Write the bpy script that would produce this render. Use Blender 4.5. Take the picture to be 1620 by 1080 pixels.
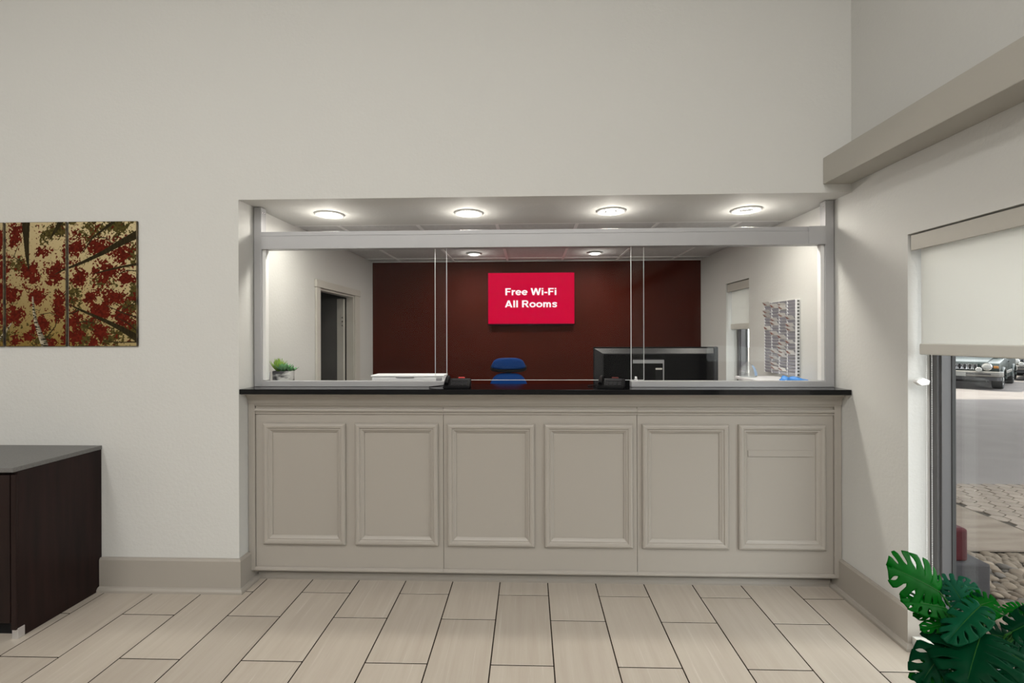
import bpy, bmesh, math, random
import numpy as np
from mathutils import Vector, Matrix

# ------------------------------------------------------------------ scene, camera, world, light
for o in list(bpy.data.objects):
    bpy.data.objects.remove(o)
S = bpy.context.scene
C = S.collection
random.seed(7)

S.view_settings.view_transform = 'Standard'
S.view_settings.look = 'None'
S.view_settings.exposure = 0.0
S.view_settings.gamma = 1.0
S.view_settings.use_curve_mapping = False

cam_d = bpy.data.cameras.new('camera')
cam_d.sensor_width = 36.0
cam_d.lens = 740.0 / 1620.0 * 36.0
cam_d.shift_x = -5.4 / 1620.0
cam_d.shift_y = -7.3 / 1620.0
cam_d.clip_start = 0.05
cam = bpy.data.objects.new('camera', cam_d)
C.objects.link(cam)
cam.matrix_world = (Matrix.Translation((0, 0, 1.575)) @ Matrix.Rotation(0.0324, 4, 'Z')
                    @ Matrix.Rotation(math.pi / 2, 4, 'X') @ Matrix.Rotation(-0.0026, 4, 'Z'))
S.camera = cam

W = bpy.data.worlds.new('world'); S.world = W
W.use_nodes = True
bg = W.node_tree.nodes['Background']
bg.inputs[0].default_value = (0.97, 0.98, 1.0, 1)
bg.inputs[1].default_value = 5.0


def lamp(name, kind, loc, energy, color=(1, 1, 1), size=0.2, rot=(0, 0, 0), **kw):
    d = bpy.data.lights.new(name, kind)
    d.energy = energy; d.color = color
    for k, v in kw.items():
        setattr(d, k, v)
    if kind == 'AREA':
        d.size = size
    o = bpy.data.objects.new(name, d)
    o.location = loc; o.rotation_euler = rot
    C.objects.link(o)
    return o


sun = lamp('sun', 'SUN', (-10, 12, 20), 11.0, (1.0, 0.90, 0.74), angle=0.02)
sun.rotation_euler = Vector((0.30, -0.40, -0.90)).to_track_quat('-Z', 'Y').to_euler()

# lobby ceiling fixtures (their panels are built below, at the same places)
LOBBY_LIGHTS = [(-3.6, -0.6), (-1.2, -0.6), (0.9, -1.0), (-3.6, -3.2), (-1.2, -3.2), (0.9, -3.4)]
LOBBY_POWER = 57.0
SOFFIT_LIGHTS = [(-1.394, 3.205), (-0.423, 3.21), (0.549, 3.2), (1.459, 3.21)]
SOFFIT_POWER = 5.5
OFFICE_LIGHTS = [(-0.577, 4.79), (0.658, 4.80)]
OFFICE_POWER = 9.5

# ------------------------------------------------------------------ main dimensions (metres)
D = 2.848            # face of the front wall
XL, XR = -1.812, 1.912   # sides of the opening
ZC = 2.43            # soffit and office ceiling
YB = 5.317           # office back wall
ROOM_L, ROOM_R0, ROOM_Z = -5.2, -4.6, 4.8


# ------------------------------------------------------------------ materials
def mat(name, col=(0.5, 0.5, 0.5), rough=0.5, metal=0.0, spec=0.5, **kw):
    m = bpy.data.materials.new(name); m.use_nodes = True
    b = m.node_tree.nodes['Principled BSDF']
    b.inputs['Base Color'].default_value = (*col, 1)
    b.inputs['Roughness'].default_value = rough
    b.inputs['Metallic'].default_value = metal
    b.inputs['Specular IOR Level'].default_value = spec
    for k, v in kw.items():
        b.inputs[k.replace('_', ' ')].default_value = v
    return m


def nodes(m):
    nt = m.node_tree
    return nt, nt.nodes['Principled BSDF']


def add(nt, typ, **kw):
    n = nt.nodes.new(typ)
    for k, v in kw.items():
        if hasattr(n, k):
            setattr(n, k, v)
        else:
            n.inputs[k.replace('_', ' ')].default_value = v
    return n


def coords(nt, scale=(1, 1, 1), rot=(0, 0, 0), which='Object'):
    t = nt.nodes.new('ShaderNodeTexCoord')
    mp = nt.nodes.new('ShaderNodeMapping')
    mp.inputs['Scale'].default_value = scale
    mp.inputs['Rotation'].default_value = rot
    nt.links.new(t.outputs[which], mp.inputs['Vector'])
    return mp.outputs[0]


def bumped(m, scale=80, strength=0.2, dist=0.004, detail=3, vec_scale=(1, 1, 1)):
    nt, b = nodes(m)
    n = add(nt, 'ShaderNodeTexNoise', Scale=scale, Detail=detail)
    nt.links.new(coords(nt, vec_scale), n.inputs['Vector'])
    bp = add(nt, 'ShaderNodeBump', Strength=strength, Distance=dist)
    nt.links.new(n.outputs['Fac'], bp.inputs['Height'])
    nt.links.new(bp.outputs[0], b.inputs['Normal'])
    return m


def varied(m, c1, c2, scale=(1, 1, 1), nscale=5, detail=4, lo=0.35, hi=0.65, rot=(0, 0, 0), rnd=0.0, rough=0.5):
    nt, b = nodes(m)
    v = coords(nt, scale, rot)
    if rnd:
        oi = nt.nodes.new('ShaderNodeObjectInfo')
        ad = add(nt, 'ShaderNodeVectorMath', operation='ADD')
        mu = add(nt, 'ShaderNodeMath', operation='MULTIPLY'); mu.inputs[1].default_value = 57.0
        nt.links.new(oi.outputs['Random'], mu.inputs[0])
        nt.links.new(v, ad.inputs[0]); nt.links.new(mu.outputs[0], ad.inputs[1])
        v = ad.outputs[0]
    n = add(nt, 'ShaderNodeTexNoise', Scale=nscale, Detail=detail, Roughness=rough)
    nt.links.new(v, n.inputs['Vector'])
    r = nt.nodes.new('ShaderNodeValToRGB')
    r.color_ramp.elements[0].position = lo; r.color_ramp.elements[0].color = (*c1, 1)
    r.color_ramp.elements[1].position = hi; r.color_ramp.elements[1].color = (*c2, 1)
    nt.links.new(n.outputs['Fac'], r.inputs['Fac'])
    out = r.outputs[0]
    if rnd:
        hs = nt.nodes.new('ShaderNodeHueSaturation')
        mr = nt.nodes.new('ShaderNodeMapRange')
        mr.inputs['To Min'].default_value = 1 - rnd; mr.inputs['To Max'].default_value = 1 + rnd
        nt.links.new(oi.outputs['Random'], mr.inputs['Value'])
        nt.links.new(mr.outputs[0], hs.inputs['Value'])
        nt.links.new(out, hs.inputs['Color'])
        out = hs.outputs[0]
    nt.links.new(out, b.inputs['Base Color'])
    return m


def emis(name, col, s):
    m = mat(name, col, 0.5, spec=0.0)
    b = m.node_tree.nodes['Principled BSDF']
    b.inputs['Emission Color'].default_value = (*col, 1)
    b.inputs['Emission Strength'].default_value = s
    return m


M = {}
M['wall'] = bumped(mat('wall_paint', (0.570, 0.568, 0.548), 0.75, spec=0.25), 55, 0.35, 0.004, 4)
M['ceil'] = mat('ceiling_paint', (0.66, 0.65, 0.61), 0.7, spec=0.3)
M['maroon'] = bumped(varied(mat('maroon_paint', rough=0.6, spec=0.03), (0.049, 0.0078, 0.0045), (0.057, 0.0092, 0.0053), nscale=2), 60, 0.03, 0.001)
M['taupe'] = mat('taupe_paint', (0.335, 0.309, 0.275), 0.42, spec=0.45)
M['taupe_base'] = mat('taupe_base', (0.335, 0.308, 0.272), 0.45)
M['beam'] = bumped(mat('beam_paint', (0.40, 0.382, 0.342), 0.6), 50, 0.15, 0.003)
M['grout'] = mat('grout', (0.016, 0.011, 0.008), 0.95, spec=0.1)
M['black_top'] = bumped(mat('black_top', (0.004, 0.004, 0.0045), 0.10, spec=0.22), 200, 0.02, 0.001)
M['alu'] = mat('pale_aluminium', (0.40, 0.40, 0.41), 0.42, metal=0.3)
M['white_trim'] = mat('white_trim', (0.50, 0.48, 0.435), 0.5)
M['door_grey'] = mat('door_grey', (0.09, 0.088, 0.085), 0.6)
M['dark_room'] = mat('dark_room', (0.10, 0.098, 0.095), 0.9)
M['carpet'] = bumped(mat('carpet', (0.10, 0.095, 0.09), 0.95), 300, 0.3, 0.004)
M['tbar'] = mat('grid_white', (0.80, 0.80, 0.80), 0.5)
M['acoustic'] = bumped(varied(mat('acoustic', rough=0.95), (0.54, 0.54, 0.54), (0.60, 0.60, 0.60), nscale=40), 220, 0.4, 0.003)
M['white_metal'] = mat('white_metal', (0.75, 0.75, 0.74), 0.35)
M['ring'] = mat('lamp_trim', (0.5, 0.5, 0.49), 0.5)
M['lens'] = emis('lamp_lens', (1.0, 0.97, 0.90), 16.0)
M['lens_office'] = emis('lamp_lens_office', (0.95, 0.98, 1.0), 2.2)
M['black'] = mat('black_plastic', (0.004, 0.004, 0.0045), 0.55, spec=0.04)
M['black_matte'] = mat('black_matte', (0.008, 0.008, 0.009), 0.7, spec=0.15)
M['charcoal'] = mat('charcoal_plastic', (0.03, 0.03, 0.033), 0.4, spec=0.3)
M['shell'] = mat('shell_plastic', (0.017, 0.017, 0.019), 0.42, spec=0.25)
M['keys'] = mat('key_plastic', (0.012, 0.012, 0.014), 0.6, spec=0.05)
M['grey_plastic'] = mat('grey_plastic', (0.25, 0.25, 0.26), 0.4)
M['white_plastic'] = mat('white_plastic', (0.80, 0.80, 0.82), 0.4)
M['red'] = mat('red_plastic', (0.55, 0.02, 0.015), 0.4)
M['dull_red'] = mat('dull_red', (0.10, 0.02, 0.018), 0.6, spec=0.1)
M['screen_red'] = emis('screen_red', (0.60, 0.0, 0.034), 1.0)
nodes(M['screen_red'])[1].inputs['Base Color'].default_value = (0.002, 0.0, 0.0, 1)
M['text_white'] = emis('text_white', (1, 1, 1), 1.0)
nodes(M['text_white'])[1].inputs['Base Color'].default_value = (0.02, 0.02, 0.02, 1)
M['blue'] = bumped(mat('blue_fabric', (0.0015, 0.030, 0.145), 0.8, spec=0.1), 400, 0.3, 0.002)
M['chrome'] = mat('chrome', (0.7, 0.7, 0.72), 0.2, metal=1)
M['brushed'] = mat('brushed_metal', (0.75, 0.75, 0.77), 0.35, metal=0.9)
M['glass'] = mat('partition_glass', (1, 1, 1), 0.0, Transmission_Weight=1.0, IOR=1.25)


def thin_glass(name, tint, refl=0.06, haze=0.0, haze_col=(0.8, 0.8, 0.85)):
    m = bpy.data.materials.new(name); m.use_nodes = True
    nt = m.node_tree
    nt.nodes.remove(nt.nodes['Principled BSDF'])
    out = nt.nodes['Material Output']
    tr = nt.nodes.new('ShaderNodeBsdfTransparent'); tr.inputs[0].default_value = (*tint, 1)
    gl = nt.nodes.new('ShaderNodeBsdfGlossy'); gl.inputs['Roughness'].default_value = 0.0
    mx = nt.nodes.new('ShaderNodeMixShader'); mx.inputs[0].default_value = refl
    nt.links.new(tr.outputs[0], mx.inputs[1]); nt.links.new(gl.outputs[0], mx.inputs[2])
    last = mx
    if haze:
        df = nt.nodes.new('ShaderNodeBsdfDiffuse'); df.inputs[0].default_value = (*haze_col, 1)
        m2 = nt.nodes.new('ShaderNodeMixShader'); m2.inputs[0].default_value = haze
        nt.links.new(mx.outputs[0], m2.inputs[1]); nt.links.new(df.outputs[0], m2.inputs[2])
        last = m2
    nt.links.new(last.outputs[0], out.inputs['Surface'])
    return m


M['pane'] = thin_glass('clear_pane', (0.985, 0.99, 0.985), 0.008)
M['pane_edge'] = mat('polished_glass_edge', (0.78, 0.80, 0.80), 0.3)
M['window_pane'] = thin_glass('window_pane', (0.93, 0.95, 0.94), 0.04)
M['dark_glass'] = mat('car_glass', (0.02, 0.025, 0.03), 0.05)


def blind_mat():
    m = bpy.data.materials.new('blind_fabric'); m.use_nodes = True
    nt = m.node_tree; nt.nodes.remove(nt.nodes['Principled BSDF'])
    out = nt.nodes['Material Output']
    a = nt.nodes.new('ShaderNodeBsdfDiffuse'); a.inputs[0].default_value = (0.82, 0.82, 0.79, 1)
    b = nt.nodes.new('ShaderNodeBsdfTranslucent'); b.inputs[0].default_value = (0.85, 0.85, 0.82, 1)
    mx = nt.nodes.new('ShaderNodeMixShader'); mx.inputs[0].default_value = 0.40
    nt.links.new(a.outputs[0], mx.inputs[1]); nt.links.new(b.outputs[0], mx.inputs[2])
    nt.links.new(mx.outputs[0], out.inputs['Surface'])
    return m


M['blind'] = blind_mat()
M['valance'] = mat('valance', (0.43, 0.413, 0.372), 0.6)
M['bar'] = mat('blind_bar', (0.60, 0.59, 0.545), 0.55)
M['mullion'] = mat('grey_mullion', (0.105, 0.103, 0.106), 0.5, metal=0.2)
M['gasket'] = mat('gasket', (0.03, 0.03, 0.03), 0.7)


def tile_mat():
    m = mat('floor_tile_glaze', (0.4, 0.35, 0.3), 0.38, spec=0.4)
    nt, b = nodes(m)
    oi = nt.nodes.new('ShaderNodeObjectInfo')
    mu = add(nt, 'ShaderNodeMath', operation='MULTIPLY'); mu.inputs[1].default_value = 83.0
    nt.links.new(oi.outputs['Random'], mu.inputs[0])

    def streak(scale, rot, detail, ns):
        v = coords(nt, scale, rot)
        ad = add(nt, 'ShaderNodeVectorMath', operation='ADD')
        nt.links.new(v, ad.inputs[0]); nt.links.new(mu.outputs[0], ad.inputs[1])
        n = add(nt, 'ShaderNodeTexNoise', Scale=ns, Detail=detail, Roughness=0.6)
        nt.links.new(ad.outputs[0], n.inputs['Vector'])
        return n.outputs['Fac']
    f1 = streak((14, 0.8, 1), (0, 0, -0.06), 4, 2.0)
    f2 = streak((42, 1.3, 1), (0, 0, 0.10), 2, 1.6)
    r1 = nt.nodes.new('ShaderNodeValToRGB')
    e = r1.color_ramp.elements
    e[0].position = 0.25; e[0].color = (0.372, 0.322, 0.270, 1)
    e[1].position = 0.75; e[1].color = (0.432, 0.388, 0.332, 1)
    nt.links.new(f1, r1.inputs[0])
    r2 = nt.nodes.new('ShaderNodeValToRGB')
    e = r2.color_ramp.elements
    e[0].position = 0.62; e[0].color = (0, 0, 0, 1)
    e[1].position = 0.80; e[1].color = (0.45, 0.45, 0.45, 1)
    nt.links.new(f2, r2.inputs[0])
    mx = nt.nodes.new('ShaderNodeMix'); mx.data_type = 'RGBA'
    nt.links.new(r2.outputs[0], mx.inputs[0])
    nt.links.new(r1.outputs[0], mx.inputs[6])
    mx.inputs[7].default_value = (0.56, 0.53, 0.48, 1)
    hs = nt.nodes.new('ShaderNodeHueSaturation')
    mr = nt.nodes.new('ShaderNodeMapRange')
    mr.inputs['To Min'].default_value = 0.95; mr.inputs['To Max'].default_value = 1.06
    nt.links.new(oi.outputs['Random'], mr.inputs['Value'])
    nt.links.new(mr.outputs[0], hs.inputs['Value'])
    nt.links.new(mx.outputs[2], hs.inputs['Color'])
    nt.links.new(hs.outputs[0], b.inputs['Base Color'])
    return m


M['tile'] = tile_mat()
M['wood'] = varied(mat('dark_veneer', rough=0.35, spec=0.2), (0.0095, 0.0045, 0.0042), (0.023, 0.0105, 0.0092), (9, 9, 0.7), nscale=2.5, detail=5, lo=0.3, hi=0.75)
M['slate_top'] = varied(mat('slate_top', rough=0.45), (0.115, 0.113, 0.110), (0.150, 0.147, 0.142), nscale=180, detail=2)


# ------------------------------------------------------------------ mesh helpers
class MB:
    def __init__(self):
        self.v = []; self.f = []

    def raw(self, vs, fs):
        n = len(self.v)
        self.v += [tuple(p) for p in vs]
        self.f += [tuple(i + n for i in q) for q in fs]
        return self

    def box(self, x0, x1, y0, y1, z0, z1):
        vs = [(x, y, z) for z in (z0, z1) for y in (y0, y1) for x in (x0, x1)]
        return self.raw(vs, [(0, 2, 3, 1), (4, 5, 7, 6), (0, 1, 5, 4), (2, 6, 7, 3), (0, 4, 6, 2), (1, 3, 7, 5)])

    def prism(self, poly, axis, a, b):
        """poly of 2D points extruded along axis ('x': poly=(y,z); 'y': poly=(x,z); 'z': poly=(x,y))"""
        def p(q, t):
            return {'x': (t, q[0], q[1]), 'y': (q[0], t, q[1]), 'z': (q[0], q[1], t)}[axis]
        n = len(poly)
        vs = [p(q, a) for q in poly] + [p(q, b) for q in poly]
        fs = [tuple(range(n)), tuple(range(2 * n - 1, n - 1, -1))]
        fs += [(i, n + i, n + (i + 1) % n, (i + 1) % n) for i in range(n)]
        return self.raw(vs, fs)

    def lathe(self, prof, c=(0, 0, 0), n=24, axis='z'):
        vs = []; fs = []
        for (r, h) in prof:
            for k in range(n):
                a = 2 * math.pi * k / n
                q = (r * math.cos(a), r * math.sin(a), h)
                if axis == 'x': q = (q[2], q[0], q[1])
                elif axis == 'y': q = (q[0], q[2], q[1])
                vs.append((q[0] + c[0], q[1] + c[1], q[2] + c[2]))
        for i in range(len(prof) - 1):
            for k in range(n):
                k2 = (k + 1) % n
                fs.append((i * n + k, i * n + k2, (i + 1) * n + k2, (i + 1) * n + k))
        fs.append(tuple(range(n - 1, -1, -1)))
        fs.append(tuple((len(prof) - 1) * n + k for k in range(n)))
        return self.raw(vs, fs)

    def tube(self, pts, r, n=8):
        pts = [Vector(p) for p in pts]
        rs = r if isinstance(r, (list, tuple)) else [r] * len(pts)
        vs = []; fs = []
        up = Vector((0, 0, 1))
        for i, p in enumerate(pts):
            t = (pts[min(i + 1, len(pts) - 1)] - pts[max(i - 1, 0)]).normalized()
            ref = up if abs(t.dot(up)) < 0.95 else Vector((1, 0, 0))
            a = t.cross(ref).normalized(); b = t.cross(a).normalized()
            for k in range(n):
                ang = 2 * math.pi * k / n
                vs.append(p + (a * math.cos(ang) + b * math.sin(ang)) * rs[i])
        for i in range(len(pts) - 1):
            for k in range(n):
                k2 = (k + 1) % n
                fs.append((i * n + k, i * n + k2, (i + 1) * n + k2, (i + 1) * n + k))
        fs.append(tuple(range(n))); fs.append(tuple((len(pts) - 1) * n + k for k in range(n)))
        return self.raw(vs, fs)

    def mesh(self, name, bevel=0.0, seg=2, smooth=False):
        me = bpy.data.meshes.new(name)
        me.from_pydata(self.v, [], self.f)
        bm = bmesh.new(); bm.from_mesh(me)
        bmesh.ops.recalc_face_normals(bm, faces=bm.faces)
        if bevel:
            ed = [e for e in bm.edges if len(e.link_faces) == 2 and e.calc_face_angle(0) > 0.5]
            bmesh.ops.bevel(bm, geom=ed, offset=bevel, segments=seg, affect='EDGES', profile=0.5, clamp_overlap=True)
        bm.to_mesh(me); bm.free()
        if smooth:
            me.polygons.foreach_set('use_smooth', [True] * len(me.polygons))
            me.set_sharp_from_angle(angle=math.radians(40))
        me.update()
        return me


def link(name, me, m=None, parent=None):
    o = bpy.data.objects.new(name, me)
    C.objects.link(o)
    if m is not None and me is not None and not me.materials:
        me.materials.append(M[m] if isinstance(m, str) else m)
    if parent is not None:
        o.parent = parent
    return o


def build(name, mb, m, parent=None, bevel=0.0, seg=2, smooth=False):
    """mesh given in world coordinates; child meshes are shifted so that the parent's place is respected"""
    if parent is not None:
        off = world_loc(parent)
        mb.v = [(x - off[0], y - off[1], z - off[2]) for x, y, z in mb.v]
    return link(name, mb.mesh(name, bevel, seg, smooth), m, parent)


def world_loc(o):
    p = Vector((0, 0, 0))
    while o is not None:
        p += o.location
        o = o.parent
    return p


def tag(o, label, cat, group=None):
    o['label'] = label; o['category'] = cat
    if group: o['group'] = group
    return o


def thing(name, label, cat, loc=(0, 0, 0), group=None):
    o = bpy.data.objects.new(name, None)
    o.empty_display_size = 0.1
    C.objects.link(o); o.location = loc
    return tag(o, label, cat, group)


def struct(name, mb=None, m=None, loc=(0, 0, 0), label=None, bevel=0.0):
    if mb is None:
        o = bpy.data.objects.new(name, None); C.objects.link(o); o.location = loc
    else:
        o = link(name, mb.mesh(name, bevel), m)
    o['kind'] = 'structure'
    if label: o['label'] = label
    return o


def B(*a):
    return MB().box(*a)


# ------------------------------------------------------------------ room shell
floor = struct('floor', B(ROOM_L, XR + 0.15, -5.0, 3.10, -0.12, -0.0012), 'grout', label='beige stone-look plank tile floor of the lobby')
TW, TL, GAP, PHI = 0.305, 0.61, 0.0062, 0.0036


def tile_mesh(w, l):
    return B(-w / 2, w / 2, -l / 2, l / 2, -0.010, 0.0).mesh('floor_tile', 0.0012, 1)


tcache = {}
for k in range(-13, 12):
    base = 2.8537 - (0.0 if k % 2 == 0 else 0.2507)
    for n in range(-1, 7):
        y1 = base - n * TL; y0 = y1 - TL
        x0 = -1.409 + k * TW; x1 = x0 + TW
        x1 = min(x1, XR + 0.02); y1 = min(y1, 3.08)
        if y1 - y0 < 0.02 or x1 - x0 < 0.02 or y0 < -2.0: continue
        key = (round(x1 - x0, 4), round(y1 - y0, 4))
        if key not in tcache:
            tcache[key] = tile_mesh(x1 - x0 - GAP, y1 - y0 - GAP)
        o = link('floor_tile', tcache[key], 'tile', floor)
        xc, yc = (x0 + x1) / 2, (y0 + y1) / 2
        o.location = (math.cos(PHI) * xc - math.sin(PHI) * yc, math.sin(PHI) * xc + math.cos(PHI) * yc, 0)
        o.rotation_euler = (0, 0, PHI)
rest = build('floor_tile_field', B(ROOM_L, XR, -5.0, -1.75, -0.010, -0.0005), 'tile', floor)
office_floor = struct('floor_office', B(-4.2, XR, 3.10, YB + 0.1, -0.12, 0.0), 'carpet')

wf = MB()
wf.box(ROOM_L, XL, D, D + 0.12, 0, ROOM_Z)
wf.box(XL, XR, D, 3.53, ZC, ROOM_Z)
wf.box(XL - 0.07, XL, D + 0.12, 3.53, ZC + 0.06, ROOM_Z)
wall_front = struct('wall_front', wf, 'wall', label='cream textured plaster wall above and beside the reception opening')

WIN1 = (0.35, 2.435, 0.065, 2.088)
WIN2 = (4.16, 4.64, 0.065, 2.085)


def wall_with_holes(x0, x1, y0, y1, z1, holes):
    mb = MB(); y = y0
    for (a, b, c, d) in sorted(holes):
        mb.box(x0, x1, y, a, 0, z1)
        if c > 0: mb.box(x0, x1, a, b, 0, c)
        mb.box(x0, x1, a, b, d, z1)
        y = b
    mb.box(x0, x1, y, y1, 0, z1)
    return mb


wall_right = struct('wall_right', wall_with_holes(XR, XR + 0.13, -5.0, YB + 0.15, ROOM_Z, [WIN1, WIN2]), 'wall')
struct('wall_sun_block', B(XR, XR + 0.13, YB + 0.15, 16.0, 0, ROOM_Z), 'wall')  # unseen wall run, added to block the sun beyond the office
DOOR = (3.95, 4.745, 0.0, 2.00)
wall_office_left = struct('wall_office_left', wall_with_holes(XL - 0.07, XL, D + 0.12, YB, ZC + 0.05, [DOOR]), 'wall')
wall_back = struct('wall_back', B(XL - 0.12, XR, YB, YB + 0.12, 0, ZC + 0.2), 'maroon', label='dark maroon painted wall at the back of the office')
wall_left = struct('wall_left', B(ROOM_L - 0.12, ROOM_L, -5.0, D + 0.12, 0, ROOM_Z), 'wall')
ceiling = struct('ceiling', B(ROOM_L - 0.12, XR + 0.13, -7.5, 16.0, ROOM_Z, ROOM_Z + 0.15), 'ceil')  # carried on past the office, unseen, to keep sun off the walkway
wr = B(ROOM_L - 0.12, XR + 0.13, -5.12, -5.0, 0, ROOM_Z)
wall_rear = struct('wall_rear', wr, 'wall')

trim_1 = struct('trim_1', B(1.746, XR, -4.8, D, 2.480, 2.636), 'beam', label='taupe boxed beam running along the right wall above the window', bevel=0.003)

# dark room behind the office door
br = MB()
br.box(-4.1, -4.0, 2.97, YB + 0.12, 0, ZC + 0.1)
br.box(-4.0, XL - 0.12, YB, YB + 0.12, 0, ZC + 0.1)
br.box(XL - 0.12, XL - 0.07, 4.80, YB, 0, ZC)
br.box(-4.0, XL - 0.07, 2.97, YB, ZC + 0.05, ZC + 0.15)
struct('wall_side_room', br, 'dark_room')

# ------------------------------------------------------------------ office suspended ceiling
co = struct('ceiling_office', B(XL - 0.12, XR, 3.53, YB, ZC + 0.035, ZC + 0.09), 'tbar', label='suspended ceiling of white tiles in a metal grid')
gx = [-0.865 + 0.61 * k for k in range(-1, 5)]
gy = [3.53, 3.87, 5.09, YB]
for x in gx:
    build('grid_bar', B(x - 0.012, x + 0.012, 3.53, YB, ZC, ZC + 0.03), 'tbar', co)
for y in gy[1:3]:
    build('grid_bar', B(XL, XR, y - 0.012, y + 0.012, ZC + 0.0005, ZC + 0.03), 'tbar', co)
build('grid_bar', B(XL, XR, 3.53, 3.552, ZC + 0.0005, ZC + 0.03), 'tbar', co)
build('grid_bar', B(XL, XR, YB - 0.022, YB, ZC + 0.0005, ZC + 0.03), 'tbar', co)
xs = [XL] + gx + [XR]
for i in range(len(xs) - 1):
    for j in range(len(gy) - 1):
        build('ceiling_tile', B(xs[i] + 0.008, xs[i + 1] - 0.008, gy[j] + 0.008, gy[j + 1] - 0.008, ZC + 0.006, ZC + 0.03), 'acoustic', co)


# ------------------------------------------------------------------ downlights
def downlight(x, y, label, lens, power, r=0.098, gimbal=False, glow=0.0):
    t = thing('recessed_downlight', label, 'downlight', (x, y, ZC), 'recessed downlights')
    ring = MB().lathe([(r, 0.0), (r, -0.006), (r * 0.93, -0.010), (r * 0.74, -0.006), (r * 0.72, 0.0)], (0, 0, 0), 32)
    link('trim_ring', ring.mesh('trim_ring', smooth=True), 'ring', t)
    if gimbal:
        # bare lamp: its reflective ring is made to glow by emission
        rr = r * 0.62
        gb = MB().lathe([(r * 0.72, -0.006), (r * 0.72, -0.011), (r * 0.63, -0.011), (r * 0.63, -0.006)], (0, 0, 0), 32)
        link('glow_ring', gb.mesh('glow_ring', smooth=True), lens, t)
        ln = MB().lathe([(r * 0.62, -0.003), (rr * 0.8, -0.006), (rr * 0.1, -0.007)], (0, 0, 0), 24)
        link('lens', ln.mesh('lens', smooth=True), 'grey_lens', t)
        if gimbal == 1:
            bulb = MB().lathe([(0.030, -0.006), (0.028, -0.014), (0.014, -0.02), (0.002, -0.021)], (0.0, 0.012, 0), 16)
            link('bulb', bulb.mesh('bulb', smooth=True), lens, t)
    else:
        ln = MB().lathe([(r * 0.70, -0.003), (r * 0.66, -0.012), (r * 0.45, -0.018), (r * 0.05, -0.020)], (0, 0, 0), 28)
        link('lens', ln.mesh('lens', smooth=True), lens, t)
    l = lamp('downlight_lamp', 'AREA', (x, y, ZC - 0.045), power, (1, 0.95, 0.86), 0.13, shape='DISK')
    l.parent = t; l.location = (0, 0, -0.045)
    if glow:
        b = lamp('halo_lamp', 'POINT', (0, 0, 0), glow, (1, 0.95, 0.86), shadow_soft_size=0.03)  # extra point lamp below the fixture, added for the halo on the ceiling
        b.parent = t; b.location = (0, 0, -0.085)
    return t


M['grey_lens'] = mat('grey_lens', (0.05, 0.05, 0.05), 0.4)
dl_labels = ['glowing round downlight at the left end of the soffit, nearest the cream side wall',
             'glowing round downlight in the soffit, second from the left',
             'round downlight with a bright lamp ring in the soffit, third from the left',
             'round downlight with a thin bright ring at the right end of the soffit']
for i, (x, y) in enumerate(SOFFIT_LIGHTS):
    downlight(x, y, dl_labels[i], 'lens', SOFFIT_POWER, gimbal=(0, 0, 1, 2)[i], glow=2.1)
downlight(*OFFICE_LIGHTS[0], 'small pale downlight in the tiled office ceiling, left one of the pair', 'lens_office', OFFICE_POWER, 0.075, glow=0.8)
downlight(*OFFICE_LIGHTS[1], 'small pale downlight in the tiled office ceiling, right one of the pair', 'lens_office', OFFICE_POWER, 0.075, glow=0.8)

# lobby ceiling fixtures
for i, (x, y) in enumerate(LOBBY_LIGHTS):
    t = thing('ceiling_light', 'flat square light panel in the high lobby ceiling, ' + ('left', 'middle', 'right')[i % 3] + (' one nearer the counter' if i < 3 else ' one farther from the counter'), 'ceiling light', (x, y, ROOM_Z), 'lobby ceiling lights')
    fr = MB()
    for s in (-1, 1):
        fr.box(-0.33, 0.33, s * 0.315 - 0.015, s * 0.315 + 0.015, -0.03, 0)
        fr.box(s * 0.315 - 0.015, s * 0.315 + 0.015, -0.30, 0.30, -0.03, 0)
    link('frame', fr.mesh('frame'), 'white_metal', t)
    link('diffuser', B(-0.3, 0.3, -0.3, 0.3, -0.015, -0.005).mesh('diffuser'), 'lens_office', t)
    l = lamp('ceiling_lamp', 'AREA', (0, 0, 0), LOBBY_POWER, (1.0, 0.975, 0.935), 0.6)
    l.parent = t; l.location = (0, 0, -0.04)

# ------------------------------------------------------------------ baseboards
BB = 0.205


def base_profile(t=0.022):
    # (distance out from wall, height)
    return [(0, 0), (t + 0.020, 0), (t + 0.020, 0.014), (t + 0.012, 0.026), (t, 0.030), (t, BB - 0.012), (t - 0.006, BB), (0, BB)]


def base_run(name, pts, label):
    """pts: list of ((x,y),(miter dx,dy)) where profile offset d is applied along the miter vector"""
    prof = base_profile()
    vs = []; fs = []
    n = len(prof)
    for (p, mv) in pts:
        for d, h in prof:
            vs.append((p[0] + mv[0] * d, p[1] + mv[1] * d, h))
    for i in range(len(pts) - 1):
        for k in range(n):
            k2 = (k + 1) % n
            fs.append((i * n + k, i * n + k2, (i + 1) * n + k2, (i + 1) * n + k))
    fs.append(tuple(range(n))); fs.append(tuple((len(pts) - 1) * n + k for k in range(n)))
    return struct(name, MB().raw(vs, fs), 'taupe_base', label=label)


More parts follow.
